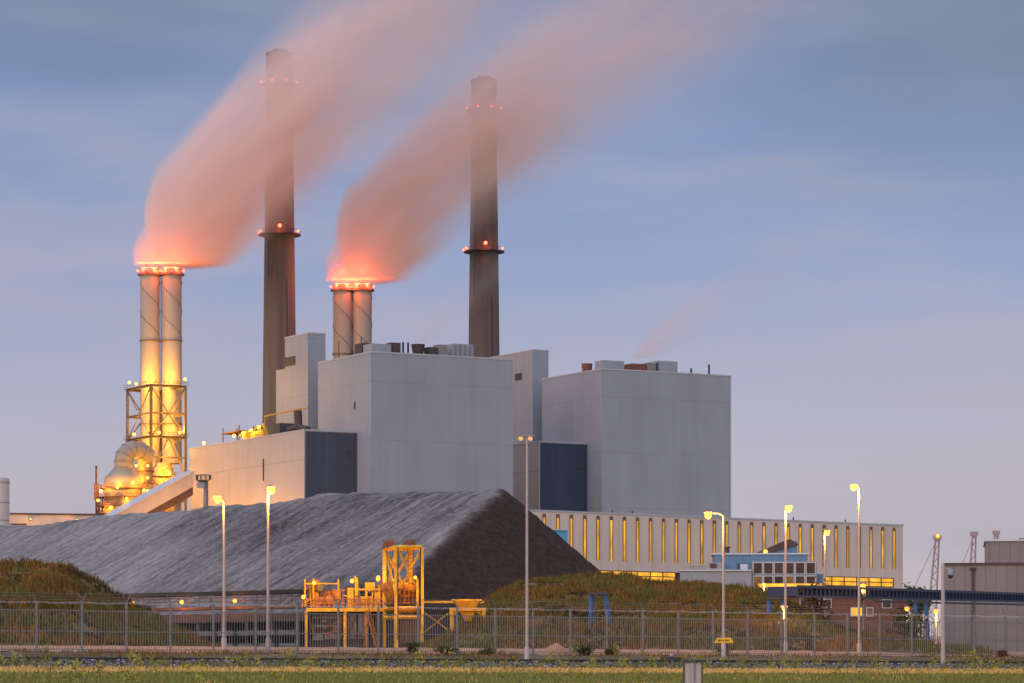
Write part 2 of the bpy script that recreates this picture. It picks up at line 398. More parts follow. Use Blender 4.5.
def tuft(mb, x, y, z, h, r, n=14):
    for k in range(n):
        a = rnd.uniform(0, 6.283); rr = r * math.sqrt(rnd.random()); zz_ = z + h * rnd.uniform(0.1, 1)
        c = Vector((x + rr * math.cos(a), y + rr * math.sin(a), zz_)); sz = rnd.uniform(0.3, 1) * h * 0.22
        d1 = Vector((rnd.uniform(-1, 1), rnd.uniform(-1, 1), rnd.uniform(-1, 1))).normalized() * sz
        d2 = Vector((rnd.uniform(-1, 1), rnd.uniform(-1, 1), rnd.uniform(-1, 1))).normalized() * sz
        mb.tri(c - d1, c + d1, c + d2)
for i in range(380):
    q = rnd.choice([rnd.uniform(95, 135), rnd.uniform(144, 150.4), rnd.uniform(145, 150), rnd.uniform(158, 168)])
    a = (rnd.uniform(-20, 1044) - 512) / F; Y = q / (math.cos(PHI) - a * math.sin(PHI)); X = a * Y
    if mnoise.noise((X * 0.12, q * 0.2, 5.2)) < -0.12: continue
    tuft(weeds, X, Y, gz(q), rnd.uniform(0.25, 0.75), rnd.uniform(0.1, 0.5), 26)
tag(dry.build('dry_grass', M['straw']), kind='stuff'); tag(green.build('green_grass', M['grass']), kind='stuff')
tag(weeds.build('yellow_weeds', M['weed']), kind='stuff')
low = MB()
for i in range(9000):
    q = rnd.uniform(158.8, 171); a = (rnd.uniform(-40, 1060) - 512) / F; Y = q / (math.cos(PHI) - a * math.sin(PHI)); X = a * Y
    if mnoise.noise((X * 0.2, q * 0.3, 8)) < -0.05: continue
    blades(low, X, Y, gz(q) + 0.06, rnd.uniform(0.08, 0.32), rnd.uniform(0.02, 0.05), 0.15)
tag(low.build('trackside_grass', M['scrub']), kind='stuff')

for nm, mm, cnt in (('ballast_stones', 'stone_light', 5200), ('dark_ballast_stones', 'stone_dark', 5200)):
    stn = MB()
    for i in range(cnt):
        q = rnd.uniform(146.6, 151.4); a = (rnd.uniform(-40, 1064) - 512) / F; Y = q / (math.cos(PHI) - a * math.sin(PHI)); X = a * Y
        r_ = rnd.uniform(.05, .14); z = gz(q) + .02
        vv = [(X + rnd.uniform(-1, 1) * r_, Y + rnd.uniform(-1, 1) * r_, z + rnd.uniform(-.2, 1) * r_) for _ in range(4)]
        stn._add(vv, [(0, 1, 2), (0, 2, 3), (0, 3, 1), (1, 3, 2)])
    tag(stn.build(nm, M[mm]), kind='stuff')
bw = MB()
for i in range(5200):
    q = rnd.uniform(146, 150.6); a = (rnd.uniform(-40, 1064) - 512) / F; Y = q / (math.cos(PHI) - a * math.sin(PHI)); X = a * Y
    if mnoise.noise((X * .22, q * .3, 15)) < .05: continue
    blades(bw, X, Y, gz(q), rnd.uniform(.12, .4), rnd.uniform(.02, .06), .18)
tag(bw.build('ballast_weeds', M['grass']), kind='stuff')

# ------------------------------------------------------------------ railway track
rt = thing('railway_track', 'single railway track on grey ballast running along the fence', 'railway track', (0, 0, 0))
for q in (152.2, 153.64):
    mb = MB(); z = gz(q) + 0.06
    for s0, s1 in ((10, 230),):
        pts = [track(s, q) for s in (s0, s1)]
        for (w, za, zb) in ((0.07, 0.0, 0.03), (0.02, 0.03, 0.12), (0.036, 0.12, 0.165)):
            (xa, ya), (xb, yb) = track(s0, q - w), track(s1, q - w); (xc, yc), (xd, yd) = track(s1, q + w), track(s0, q + w)
            mb.prism([(xa, ya), (xb, yb), (xc, yc), (xd, yd)], z + za, z + zb)
    mb.build('rail', M['rail'], rt)
mb = MB(); s = 10
while s < 230:
    poly = [track(s, 151.6), track(s + 0.26, 151.6), track(s + 0.26, 154.2), track(s, 154.2)]
    mb.prism(poly, gz(152.9) - 0.1, gz(152.9) + 0.055); s += 0.62
mb.build('sleeper_row', M['sleeper'], rt)

# ------------------------------------------------------------------ smoke
def plume_mat(name, K, cexp, R0, k, slope0, dens, fall, col, p_r=1.2, sharp=0.5, seed=0.0):
    m = bpy.data.materials.new(name); m.use_nodes = True; t = m.node_tree; t.nodes.clear()
    out = N(t, 'ShaderNodeOutputMaterial'); pv = N(t, 'ShaderNodeVolumePrincipled')
    pv.inputs['Color'].default_value = (*col, 1); pv.inputs['Anisotropy'].default_value = 0.0
    t.links.new(pv.outputs[0], out.inputs['Volume'])
    tcn = N(t, 'ShaderNodeTexCoord'); s = N(t, 'ShaderNodeSeparateXYZ'); t.links.new(tcn.outputs['Object'], s.inputs[0])
    x, y, z = s.outputs
    xp = math_n(t, 'MAXIMUM', x, 0.01)
    w_ = R0 * 0.85                                   # softened start so the axis has no kink above the flues
    xs_ = math_n(t, 'MULTIPLY', math_n(t, 'ADD', x, math_n(t, 'SQRT', math_n(t, 'ADD', math_n(t, 'MULTIPLY', x, x), w_ * w_))), 0.5)
    zc = math_n(t, 'SUBTRACT', math_n(t, 'MULTIPLY', math_n(t, 'POWER', xs_, cexp), K), 0.8 * K * (w_ / 2) ** cexp)
    sl = math_n(t, 'MULTIPLY', math_n(t, 'POWER', math_n(t, 'MAXIMUM', xs_, w_ / 2), cexp - 1), K * cexp)
    ca = math_n(t, 'DIVIDE', 1.0, math_n(t, 'SQRT', math_n(t, 'ADD', math_n(t, 'MULTIPLY', sl, sl), 1.0)))
    d = math_n(t, 'MULTIPLY', math_n(t, 'SUBTRACT', z, zc), ca)
    # wander: low frequency push of the cross position so the outline is not a perfect tube
    xs = math_n(t, 'ADD', math_n(t, 'MULTIPLY', x, ca), math_n(t, 'MULTIPLY', z, 0.75))       # roughly along the flow
    rr = math_n(t, 'ADD', math_n(t, 'MULTIPLY', math_n(t, 'SQRT', math_n(t, 'MAXIMUM', math_n(t, 'ADD', x, math_n(t, 'MULTIPLY', z, 0.3)), 0.01)), k), R0)
    dn = math_n(t, 'DIVIDE', d, rr); yn = math_n(t, 'DIVIDE', y, rr)
    xm = math_n(t, 'DIVIDE', math_n(t, 'MINIMUM', x, 0), math_n(t, 'ADD', R0 * 1.0, math_n(t, 'MULTIPLY', z, 0.28)))      # rounded upwind side that swells as it leaves the flues
    r = math_n(t, 'SQRT', math_n(t, 'ADD', math_n(t, 'ADD', math_n(t, 'MULTIPLY', dn, dn), math_n(t, 'MULTIPLY', yn, yn)), math_n(t, 'MULTIPLY', xm, xm)))
    cb = N(t, 'ShaderNodeCombineXYZ')
    t.links.new(math_n(t, 'ADD', math_n(t, 'MULTIPLY', xs, 0.018), seed), cb.inputs[0]); t.links.new(math_n(t, 'MULTIPLY', dn, 1.7), cb.inputs[1]); t.links.new(math_n(t, 'MULTIPLY', yn, 1.5), cb.inputs[2])
    nn = N(t, 'ShaderNodeTexNoise'); nn.inputs['Scale'].default_value = 1.5; nn.inputs['Detail'].default_value = 2.5; nn.inputs['Roughness'].default_value = 0.5; nn.inputs['Distortion'].default_value = 0.25
    t.links.new(cb.outputs[0], nn.inputs[0])
    nv = maprange(t, nn.outputs[0], 0.34, 0.66, 0.3, 1.75, True)
    inner = math_n(t, 'MULTIPLY', math_n(t, 'MULTIPLY', x, 0.0032), 1.0, clamp=True)
    r2 = math_n(t, 'ADD', r, math_n(t, 'MULTIPLY', math_n(t, 'SUBTRACT', nn.outputs[0], 0.5), 0.45))
    e0 = math_n(t, 'SUBTRACT', 0.78, math_n(t, 'MULTIPLY', math_n(t, 'SUBTRACT', 1.0, math_n(t, 'EXPONENT', math_n(t, 'MULTIPLY', xp, -0.03))), sharp))
    mr = N(t, 'ShaderNodeMapRange'); mr.interpolation_type = 'SMOOTHSTEP'; t.links.new(r2, mr.inputs[0]); mr.inputs[1].default_value = 1.0; t.links.new(e0, mr.inputs[2]); mr.inputs[3].default_value = 0; mr.inputs[4].default_value = 1
    hang = math_n(t, 'MULTIPLY', maprange(t, x, 14, 38, 0, 1, True), maprange(t, dn, 0.15, -0.75, 0, 0.6, True))
    body = math_n(t, 'MULTIPLY', mr.outputs[0], math_n(t, 'SUBTRACT', 1.0, hang))
    dd = math_n(t, 'MULTIPLY', math_n(t, 'EXPONENT', math_n(t, 'MULTIPLY', xp, -1.0 / fall)), math_n(t, 'POWER', math_n(t, 'DIVIDE', rr, R0), -p_r))
    den = math_n(t, 'MULTIPLY', math_n(t, 'MULTIPLY', dd, body), math_n(t, 'MULTIPLY', nv, dens))
    t.links.new(den, pv.inputs['Density'])
    return m
def plume(name, label, loc, L, K, cexp, R0, k, dens, fall, col, group, n=24, cut=0.25, slope0=None, back=1.0, **kw):
    slope0 = slope0 or 0.25
    m = plume_mat(name + '_steam', K, cexp, R0, k, slope0, dens, fall, col, **kw)
    bm = bmesh.new(); rings = []
    xs = [-back * R0 * 0.6, -back * R0 * 0.3, 0.0] + [L * ((i + 1) / 22) ** 1.7 for i in range(22)]
    for x in xs:
        w_ = R0 * .85; xs_ = .5 * (x + math.sqrt(x * x + w_ * w_))
        zc = K * xs_ ** cexp - .8 * K * (w_ / 2) ** cexp
        sl = K * cexp * max(xs_, w_ / 2) ** (cexp - 1); al = math.atan(sl)
        Rr = R0
        for _ in range(8): Rr = R0 + k * math.sqrt(max(x + .3 * (zc + .85 * Rr), 0))
        Rr *= 1.16
        nx, nz_ = -math.sin(al), math.cos(al)
        rings.append([bm.verts.new((x + nx * Rr * math.cos(2 * math.pi * j / n), Rr * math.sin(2 * math.pi * j / n), zc + nz_ * Rr * math.cos(2 * math.pi * j / n))) for j in range(n)])
    for a, b in zip(rings, rings[1:]):
        for j in range(n): bm.faces.new((a[j], a[(j + 1) % n], b[(j + 1) % n], b[j]))
    bm.faces.new(rings[0]); bm.faces.new(rings[-1])
    g = bm.verts[:] + bm.edges[:] + bm.faces[:]
    res = bmesh.ops.bisect_plane(bm, geom=g, plane_co=(0, 0, cut), plane_no=(0, 0, 1), clear_inner=True)
    ed = [e for e in bm.edges if e.is_boundary]
    bmesh.ops.holes_fill(bm, edges=ed, sides=0)
    bmesh.ops.recalc_face_normals(bm, faces=bm.faces)
    me = bpy.data.meshes.new(name); bm.to_mesh(me); bm.free(); me.materials.append(m)
    o = bpy.data.objects.new(name, me); scene.collection.objects.link(o); o.location = loc
    return tag(o, label, 'smoke', group)
DF1, DF2, DC1, DC2 = 920.0, 955.0, 952.0, 995.0
STEAM = (0.955, 0.775, 0.71)
pl1 = P3(161, 266, DF1); pl2 = P3(351, 282, DF2)
plume('smoke_plume', 'long pink smoke plume drifting from the twin flues above the lattice tower', pl1 - Vector((1.0, 0, 0)), 170, 2.95, 0.75, 7.2, 2.6, 0.85, 38, STEAM, 'plumes of smoke', p_r=1.0, seed=0.0)
plume('smoke_plume', 'long orange-pink smoke plume drifting from the twin flues behind the boiler house roof', pl2 - Vector((1.0, 0, 0)), 220, 4.35, 0.65, 6.9, 2.4, 0.58, 55, STEAM, 'plumes of smoke', p_r=1.0, seed=4.3)
plume('steam_wisp', 'thin steam wisp above the rusty vents of the farther boiler house', P3(637, 359, 900), 46, 1.15, 0.85, 1.4, 1.3, 0.30, 24, STEAM, 'wisps of steam', seed=2.0)
plume('steam_wisp', 'faint steam wisp above the roof vents of the nearer boiler house', P3(417, 345, 856), 24, 1.5, 0.85, 1.2, 1.1, 0.20, 14, STEAM, 'wisps of steam', seed=7.0)

# ------------------------------------------------------------------ large buildings (local frame: x along the broad face to the back right, y along the left face)
U = Vector((math.cos(R(YAW)), math.sin(R(YAW)), 0)); V = Vector((-math.sin(R(YAW)), math.cos(R(YAW)), 0))
def bld(name, label, cat, corner, group=None): return thing(name, label, cat, (corner.x, corner.y, 0), YAW, group)
def walls(o, x1, y1, h, m, x0=0, y0=0, roofm='roofgrey', name='wall', rim=0.12):
    w = MB().box(x0, x1, y0, y1, -0.5, h).build(name, m, o)
    MB().box(x0 + 0.3, x1 - 0.3, y0 + 0.3, y1 - 0.3, h + 0.003, h + 0.12).build('roof', M[roofm], o)
    c = MB()
    h = h + .13
    for a in ((x0 - .12, x1 + .12, y0 - .12, y0 + .35), (x0 - .12, x1 + .12, y1 - .35, y1 + .12), (x0 - .12, x0 + .35, y0 + .352, y1 - .352), (x1 - .35, x1 + .12, y0 + .352, y1 - .352)):
        c.box(*a, h - 0.25, h + rim)
    c.build('coping', M['trim'], o); return w

# chimneys
def chimney(px, D, label, top=188.5, dim=False):
    b = P(px, D); o = thing('concrete_chimney', label, 'chimney', (b.x, b.y, 0), 0, 'concrete chimneys')
    zs = [(-0.5, 6.1), (30, 5.7), (72, 5.25), (124, 4.7), (160, 4.2), (top - 6, 3.95), (top - 5.9, 4.02), (top, 4.02)]
    MB().lathe([(r, z) for z, r in zs], n=40).build('shaft', M['concrete'], o, smooth=True)
    bands = MB()
    for zb in range(18, int(top) - 8, 9):
        r = 6.1 - (6.1 - 3.95) * zb / (top - 6) + 0.18
        pass
    cap = MB().ring(3.4, 4.2, top + 0.003, top + 0.6); cap.build('rim', M['darksteel'], o, smooth=True)
    fl = MB()
    for k in range(4):
        a = R(45 + 90 * k); fl.lathe([(1.0, top - 2), (1.0, top + 1.6), (0.85, top + 1.6), (0.85, top - 2)], (1.5 * math.cos(a), 1.5 * math.sin(a)), 12, False)
    fl.build('flue_pipe', M['darksteel'], o, smooth=True)
    lad = MB(); rr = 5.2
    lad.tube([(-3.1, -4.7, 120), (-2.2, -3.6, top - 4)], 0.14, 5); lad.tube([(2.9, -5.3, 20), (2.6, -4.35, 120)], 0.16, 5)
    lad.build('ladder', M['darksteel'], o)
    for zr_, rad, angs in ((Zp(234 if px < 300 else 251, D), 5.0, (-150, -85, -25, 40, 100, 170)), (top - 9, 4.2, (-160, -110, -65, -20, 60, 120))):
        p = MB().ring(rad - 0.35, rad + 1.5, zr_ - 0.5, zr_ - 0.15)
        p.build('platform', M['darksteel'], o, smooth=True)
        rl = MB(); rl.ring(rad + 1.38, rad + 1.46, zr_ + 0.9, zr_ + 1.0)
        for k in range(16): a = 2 * math.pi * k / 16; rl.bar((math.cos(a) * (rad + 1.42), math.sin(a) * (rad + 1.42), zr_ - 0.15), (math.cos(a) * (rad + 1.42), math.sin(a) * (rad + 1.42), zr_ + 1), 0.05)
        rl.build('railing', M['darksteel'], o)
        for j, a in enumerate(angs):
            a = R(a); big = zr_ < 140 and j == 1
            c = (math.cos(a) * (rad + 1.5), math.sin(a) * (rad + 1.5), zr_ + (1.7 if big else 0.5))
            MB().ball(c, 0.55 if big else (0.42 if zr_ < 140 else 0.34)).build('warning_lamp', M['red_lamp'], o, smooth='all')
            if j in (0, 1, 2): point(o, (math.cos(a) * (rad + 2.6), math.sin(a) * (rad + 2.6), zr_ + 0.9), 700 if big else 170, REDL, 0.4)
    return o
chimney(279.5, DC1, 'tall concrete chimney behind the pale stair tower, its top lost in smoke')
chimney(484, DC2, 'tall concrete chimney rising straight behind the roof of the nearer boiler house')

# twin flues in pairs
def flue_pair(pxs, py, D, label, r=2.85):
    b = P(sum(pxs) / 2, D); o = thing('flue_stack', label, 'flue stack', (b.x, b.y, 0), 0, 'twin flue stacks'); top = Zp(py, D)
    for i, px in enumerate(pxs):
        cx = (px - sum(pxs) / 2) / F * D
        fl = MB().lathe([(r + 0.05, 62), (r, 62.5), (r, top - 3), (r, top), (r - 0.3, top), (r - 0.3, top - 4)], (cx, 0), 32, False).build('flue', M['flue'], o, smooth=True)
        st = MB()
        for k in range(2):
            pts = [(cx + (r + 0.06) * math.cos(a), (r + 0.06) * math.sin(a), top - 4 - t * 17) for t in [j / 20 for j in range(21)] for a in [2 * math.pi * (k / 2 + t)]]
            st.tube(pts, 0.10, 4)
        st.build('strake', M['lattice'], o)
        for z in (top - 21.5, top - 46): MB().ring(r - 0.05, r + 0.28, z - 0.2, z + 0.2, (cx, 0)).build('ring', M['lattice'], o, smooth=True)
        pf = MB().ring(r - 0.1, r + 0.75, top - 2.2, top - 1.7, (cx, 0)); pf.ring(r + 0.65, r + 0.75, top - 0.7, top - 0.55, (cx, 0)); pf.build('platform', M['rust'], o, smooth=True)
        for a in (-165, -115, -65, -15):
            c = (cx + (r + 0.7) * math.cos(R(a)), (r + 0.7) * math.sin(R(a)), top - 0.9)
            MB().ball(c, 0.36).build('warning_lamp', M['red_lamp'], o, smooth='all')
        for a in (-120, -60): point(o, (cx + (r + 1.6) * math.cos(R(a)), (r + 1.6) * math.sin(R(a)), top - 0.3), 2500, REDL, 0.5)
        point(o, (cx, 0, top + 4.0), 9000, (1.0, 0.17, 0.03), 1.5)
    MB().bar((0, 0.2, 62), (0, 0.2, top - 1), 0.22).build('service_ladder', M['lattice'], o)
    return o
flue_pair((150, 172), 268, DF1, 'pair of pale flues with red lamps standing in the lit lattice tower')
flue_pair((342.5, 362.5), 284, DF2, 'pair of pale flues with red lamps half hidden behind the boiler house roof')

# lattice tower around the first pair
def lattice_tower():
    c = P(151, 905); o = thing('lattice_tower', 'dark steel lattice tower lit gold around the twin flues', 'steel tower', (c.x, c.y, 0), YAW)
    A, B = 10.7, 18.4
    cn = [(0, 0), (A, 0), (A, B), (0, B)]
    zl = [0, Zp(500, 905), Zp(478, 910), Zp(458, 910), Zp(438, 910), Zp(414, 910), Zp(387, 910)]
    for x, y in cn: MB().box(x - .35, x + .35, y - .35, y + .35, -0.5, zl[-1] + 0.2).build('column', M['lattice'], o)
    br = MB()
    for i in range(4):
        (xa, ya), (xb, yb) = cn[i], cn[(i + 1) % 4]
        mx, my = (xa + xb) / 2, (ya + yb) / 2
        for z in zl[1:]:
            if z == zl[3] and i != 0: continue
            br.bar((xa, ya, z), (xb, yb, z), 0.42)
        for (z0, z1, inv) in ((zl[0], zl[1], 1), (zl[1], zl[2], 0), (zl[2], zl[4], 1), (zl[4], zl[5], 1), (zl[5], zl[6], 0)):
            if inv: br.bar((xa, ya, z0), (mx, my, z1), 0.3); br.bar((xb, yb, z0), (mx, my, z1), 0.3)
            else: br.bar((xa, ya, z1), (mx, my, z0), 0.3); br.bar((xb, yb, z1), (mx, my, z0), 0.3)
    br.build('bracing', M['lattice'], o)
    for z in (zl[2], zl[4], zl[6]):
        d = MB(); w = 1.2
        d.box(-.5, A + .5, -.5, w, z + .25, z + .4); d.box(-.8, A + .8, B - w, B + .8, z + .25, z + .4); d.box(-.8, w, w + .01, B - w - .01, z + .25, z + .4); d.box(A - w, A + .8, w + .01, B - w - .01, z + .25, z + .4)
        d.build('deck', M['lattice'], o)
        rl = MB()
        for (xa, ya), (xb, yb) in (((-.8, -.8), (A + .8, -.8)), ((-.8, -.8), (-.8, B + .8))):
            for h in (0.9, 1.4): rl.bar((xa, ya, z + h), (xb, yb, z + h), 0.08)
            for k in range(9): t = k / 8; rl.bar((xa + (xb - xa) * t, ya + (yb - ya) * t, z + .4), (xa + (xb - xa) * t, ya + (yb - ya) * t, z + 1.4), 0.07)
        rl.build('railing', M['lattice'], o)
    st = MB()
    for k in range(18):
        z = 8 + k * 3.0; st.bar((A * .30, -0.9, z), (A * .62, -0.9, z + 1.5), 0.16); st.bar((A * .62, -0.9, z + 1.5), (A * .30, -0.9, z + 3.0), 0.16)
    for x in (.3, .62): st.bar((A * x, -1.0, 3), (A * x, -1.0, 62), 0.14)
    st.build('stair', M['yellow'], o)
    for (x, y, z) in ((0.3, -.9, zl[6] + 1.6), (A * .55, -.9, zl[6] + 1.4), (A - .3, -.6, zl[6] + 2.2), (-.9, B * .5, zl[6] + 1.2), (-.9, B * .8, zl[6] + 2.0), (A * .2, -.9, zl[4] + 1.2), (A * .8, -.9, zl[4] + 1.4), (-.9, B * .6, zl[4] + 1.4), (A * .5, -.9, zl[2] + 1.2), (A * .9, -.9, zl[2] + 1.2), (-.8, B * .3, zl[1] + 1.0)):
        MB().ball((x, y, z), 0.42).build('floodlight', M['goldlamp'], o, smooth='all')
    # floodlights thrown up the flues; gold points added outside only brighten the frame
    for (x, y, z, p) in ((A * .4, -3.2, zl[4] - 4, 1500), (-3.2, B * .4, zl[4] - 4, 1500), (A * .5, -3.2, zl[2] - 3, 1500), (-3.2, B * .4, zl[5] + 2, 1200), (A * .5, -3.2, zl[5] + 2, 1200), (A * .15, 3.4, zl[6] + 2.6, 5500), (A * .80, 3.0, zl[6] + 2.6, 5500), (.8, B * .42, zl[6] + 2.4, 4500), (A * .15, 2.6, zl[4] + 2.2, 4200), (A * .85, 2.2, zl[4] + 2.2, 4200), (A * .5, 1.4, zl[2] + 1.6, 5000), (.8, B * .35, zl[4] + 2.0, 4500), (A * .5, 1.2, zl[1] + 1.6, 4500)):
        point(o, (x, y, z), p, GOLD, 0.4)
    # duct vessel at the foot of the flues
    return o, zl
lt, LZ = lattice_tower()
v = P(161, 915); o = thing('flue_vessel', 'golden lit round vessel at the foot of the twin flues inside the lattice tower', 'vessel', (v.x, v.y, 0))
MB().lathe([(5.2, 30), (5.2, 52), (4.9, 55), (4.1, 58.5), (3.0, 61.8)], n=36).build('shell', M['vessel'], o, smooth=True)
MB().lathe([(5.5, 36), (5.5, 36.5)], n=36).build('stiffener', M['lattice'], o); MB().lathe([(5.5, 46), (5.5, 46.5)], n=36).build('stiffener', M['lattice'], o)
sk = MB()
for k in range(8): a = R(45 * k + 10); sk.bar((5.4 * math.cos(a), 5.4 * math.sin(a), -0.3), (5.4 * math.cos(a), 5.4 * math.sin(a), 30), 0.6)
sk.build('support_frame', M['lattice'], o)

# absorber with elbow pipe
def absorber():
    D = 880; c = P(123, D); o = thing('absorber_vessel', 'domed silver vessel with a bent pipe on top and rings of lit walkways', 'process vessel', (c.x, c.y, 0))
    r = 5.4
    MB().lathe([(r, -0.5), (r, Zp(492, D)), (r - .1, Zp(481, D)), (r * .93, Zp(477.5, D)), (r * .74, Zp(473, D)), (2.9, Zp(469.5, D)), (2.9, Zp(468.6, D)), (2.46, Zp(468.5, D)), (2.46, Zp(466, D))], n=40).build('shell', M['vessel'], o, smooth=True)
    pts = [(0, 0, Zp(469, D)), (0, 0, Zp(462, D))]
    for k in range(1, 11): a = R(k * 9); pts.append((3.6 * .8 * (1 - math.cos(a)), 3.6 * .6 * (1 - math.cos(a)), Zp(462, D) + 3.6 * math.sin(a)))
    for k in range(1, 6): pts.append((2.88 + k * .7, 2.16 + k * .9, Zp(462, D) + 3.6 - .06 * k * k))
    MB().tube(pts, 2.45, 24).build('elbow_pipe', M['vessel'], o, smooth=True)
    bandm = MB()
    for i in (1, 4, 7, 10, 13):
        p, q = Vector(pts[i]), Vector(pts[min(i + 1, len(pts) - 1)]); d = (q - p).normalized() * 0.12
        bandm.tube([p - d, p + d], 2.62, 24)
    bandm.build('pipe_flange', M['steel'], o, smooth=True)
    for py, w in ((489, 1.0), (498, 1.8), (507, 1.8), (514, 1.8)):
        z = Zp(py, D)
        MB().ring(r - .05, r + w, z, z + .25, n=40).build('walkway', M['rust'], o, smooth=True)
        rl = MB(); rl.ring(r + w - .1, r + w, z + 1.05, z + 1.15, n=40); rl.ring(r + w - .1, r + w, z + .6, z + .68, n=40)
        for k in range(28): a = 2 * math.pi * k / 28; rl.bar(((r + w - .05) * math.cos(a), (r + w - .05) * math.sin(a), z + .25), ((r + w - .05) * math.cos(a), (r + w - .05) * math.sin(a), z + 1.1), 0.08)
        rl.build('railing', M['orange'], o)
    fr = MB()
    for k in range(14):
        a = 2 * math.pi * k / 14; fr.bar(((r + 1.5) * math.cos(a), (r + 1.5) * math.sin(a), -0.3), ((r + 1.5) * math.cos(a), (r + 1.5) * math.sin(a), Zp(497, D)), 0.3)
    fr.bar((-r - 2, -1, 0), (-r - 2, -1, Zp(466, D)), 0.4); fr.box(-r - 2.6, -r - 1.4, -1.5, -.4, Zp(500, D), Zp(484, D))
    fr.build('support_frame', M['rust'], o)
    for a, py in ((-95, 489), (-60, 484), (-30, 491), (-140, 492), (-75, 500), (-40, 501), (-155, 501), (-110, 509), (-150, 519), (-20, 496)):
        a = R(a); MB().ball(((r + 1.9) * math.cos(a), (r + 1.9) * math.sin(a), Zp(py, D)), 0.4).build('floodlight', M['goldlamp'], o, smooth='all')
    for a, py, p in ((-95, 486, 2100), (-50, 487, 1900), (-140, 490, 1500), (-70, 504, 1900), (-120, 510, 1800), (-10, 480, 1700)):
        a = R(a); point(o, ((r + 2.6) * math.cos(a), (r + 2.6) * math.sin(a), Zp(py, D)), p, GOLD, 0.4)
    return o
absorber()
v = P(143, 892); o = thing('domed_vessel', 'smaller domed vessel glowing gold between the big vessel and the lattice tower', 'process vessel', (v.x, v.y, 0))
D_ = 892
MB().lathe([(2.3, -.5), (2.3, Zp(456, D_)), (2.0, Zp(451, D_)), (1.2, Zp(447.5, D_)), (.1, Zp(446.5, D_))], n=28).build('shell', M['vessel'], o, smooth=True)
for py in (472, 484, 497):
    MB().ring(2.25, 3.3, Zp(py, D_), Zp(py, D_) + .25, n=24).build('walkway', M['rust'], o)
    rl = MB(); rl.ring(3.2, 3.28, Zp(py, D_) + 1.1, Zp(py, D_) + 1.2, n=24)
    for k in range(14): a = 2 * math.pi * k / 14; rl.bar((3.24 * math.cos(a), 3.24 * math.sin(a), Zp(py, D_) + .25), (3.24 * math.cos(a), 3.24 * math.sin(a), Zp(py, D_) + 1.1), .08)
    rl.build('railing', M['orange'], o)
    for a in (-120, -60): a = R(a); MB().ball((3.3 * math.cos(a), 3.3 * math.sin(a), Zp(py, D_) + 1.6), .36).build('floodlight', M['goldlamp'], o, smooth='all')
    point(o, (-.5, -4.2, Zp(py, D_) + 1.2), 1000, GOLD, .3)

# boiler house, nearer
c1 = P(371, 830); H1 = Zp(352, 830); L1 = solve_len(c1, U, 513); W1 = solve_len(c1, V, 318)
b1 = bld('boiler_house', 'tall grey boiler house nearest, behind the coal heap, with one chimney above its roof', 'boiler house', c1, 'boiler houses')
walls(b1, L1, W1, H1, M['boiler'])
MB().box(-0.16, -0.04, 9.5, 10.3, H1 * .83, H1 * .83 + 2).build('louvre', M['darksteel'], b1)
RB = lambda o, nm, m, x0, x1, y0, y1, h, z0: MB().box(x0, x1, y0, y1, z0 + .12, z0 + h).build(nm, M[m], o)
RB(b1, 'plant_room', 'boiler', 0.6, 6.3, 0.7, 6, 2.4, H1)
RB(b1, 'vent_box', 'fascia', 1.0, 4.0, 7.5, 12, 3.2, H1)
def funnel(o, name, m, x, y, z, r0, r1, h): return MB().lathe([(r0, z), (r1, z + h), (r1 - .2, z + h), (r0 - .2, z + h - .8)], (x, y), 18, True).build(name, M[m], o, smooth=True)
RB(b1, 'vent_box', 'fascia', 6.5, 9.4, 1.2, 4.2, 3.0, H1)
funnel(b1, 'vent_cowl', 'fascia', 16.5, 5.0, H1 + .12, 1.3, 1.9, 3.2)
for x in (11.5, 13.0): MB().lathe([(.3, H1), (.3, H1 + 3.6)], (x, 4), 8).build('vent_pipe', M['darksteel'], b1)
RB(b1, 'fan_unit', 'darksteel', 18.8, 21.2, 3, 6, 2.6, H1); RB(b1, 'fan_unit', 'steel', 21.6, 24.4, 3, 6, 3.4, H1)
RB(b1, 'cooler', 'boiler', 26.4, 32.8, 4, 12, 4.0, H1)
for k in range(4): RB(b1, 'cooler_fin', 'steel', 27.0 + k * 1.5, 27.4 + k * 1.5, 3.7, 3.95, 3.6, H1)
for y in (8, 22): MB().bar((1, y, H1), (1, y, H1 + 5), 0.22).build('antenna', M['darksteel'], b1)

# stair tower behind the left end of the nearer boiler house
tc1 = P(308, 868); HT = Zp(333, 868)
t1 = bld('stair_tower', 'slim pale tower joined to the nearer boiler house with a stepped shoulder', 'stair tower', tc1, 'stair towers')
yl = solve_len(tc1, V, 285); xl = solve_len(tc1, U, 325.5)
walls(t1, xl, yl, HT, M['boiler'])
tcx = solve_len(tc1, V, 276)
MB().box(0.05, xl - .5, yl + .01, tcx, -0.5, Zp(368, 880)).build('shoulder', M['boiler'], t1)
MB().box(-0.2, 0.9, yl * .55, yl + .9, Zp(366, 880), Zp(357.5, 880)).build('louvre', M['darksteel'], t1)

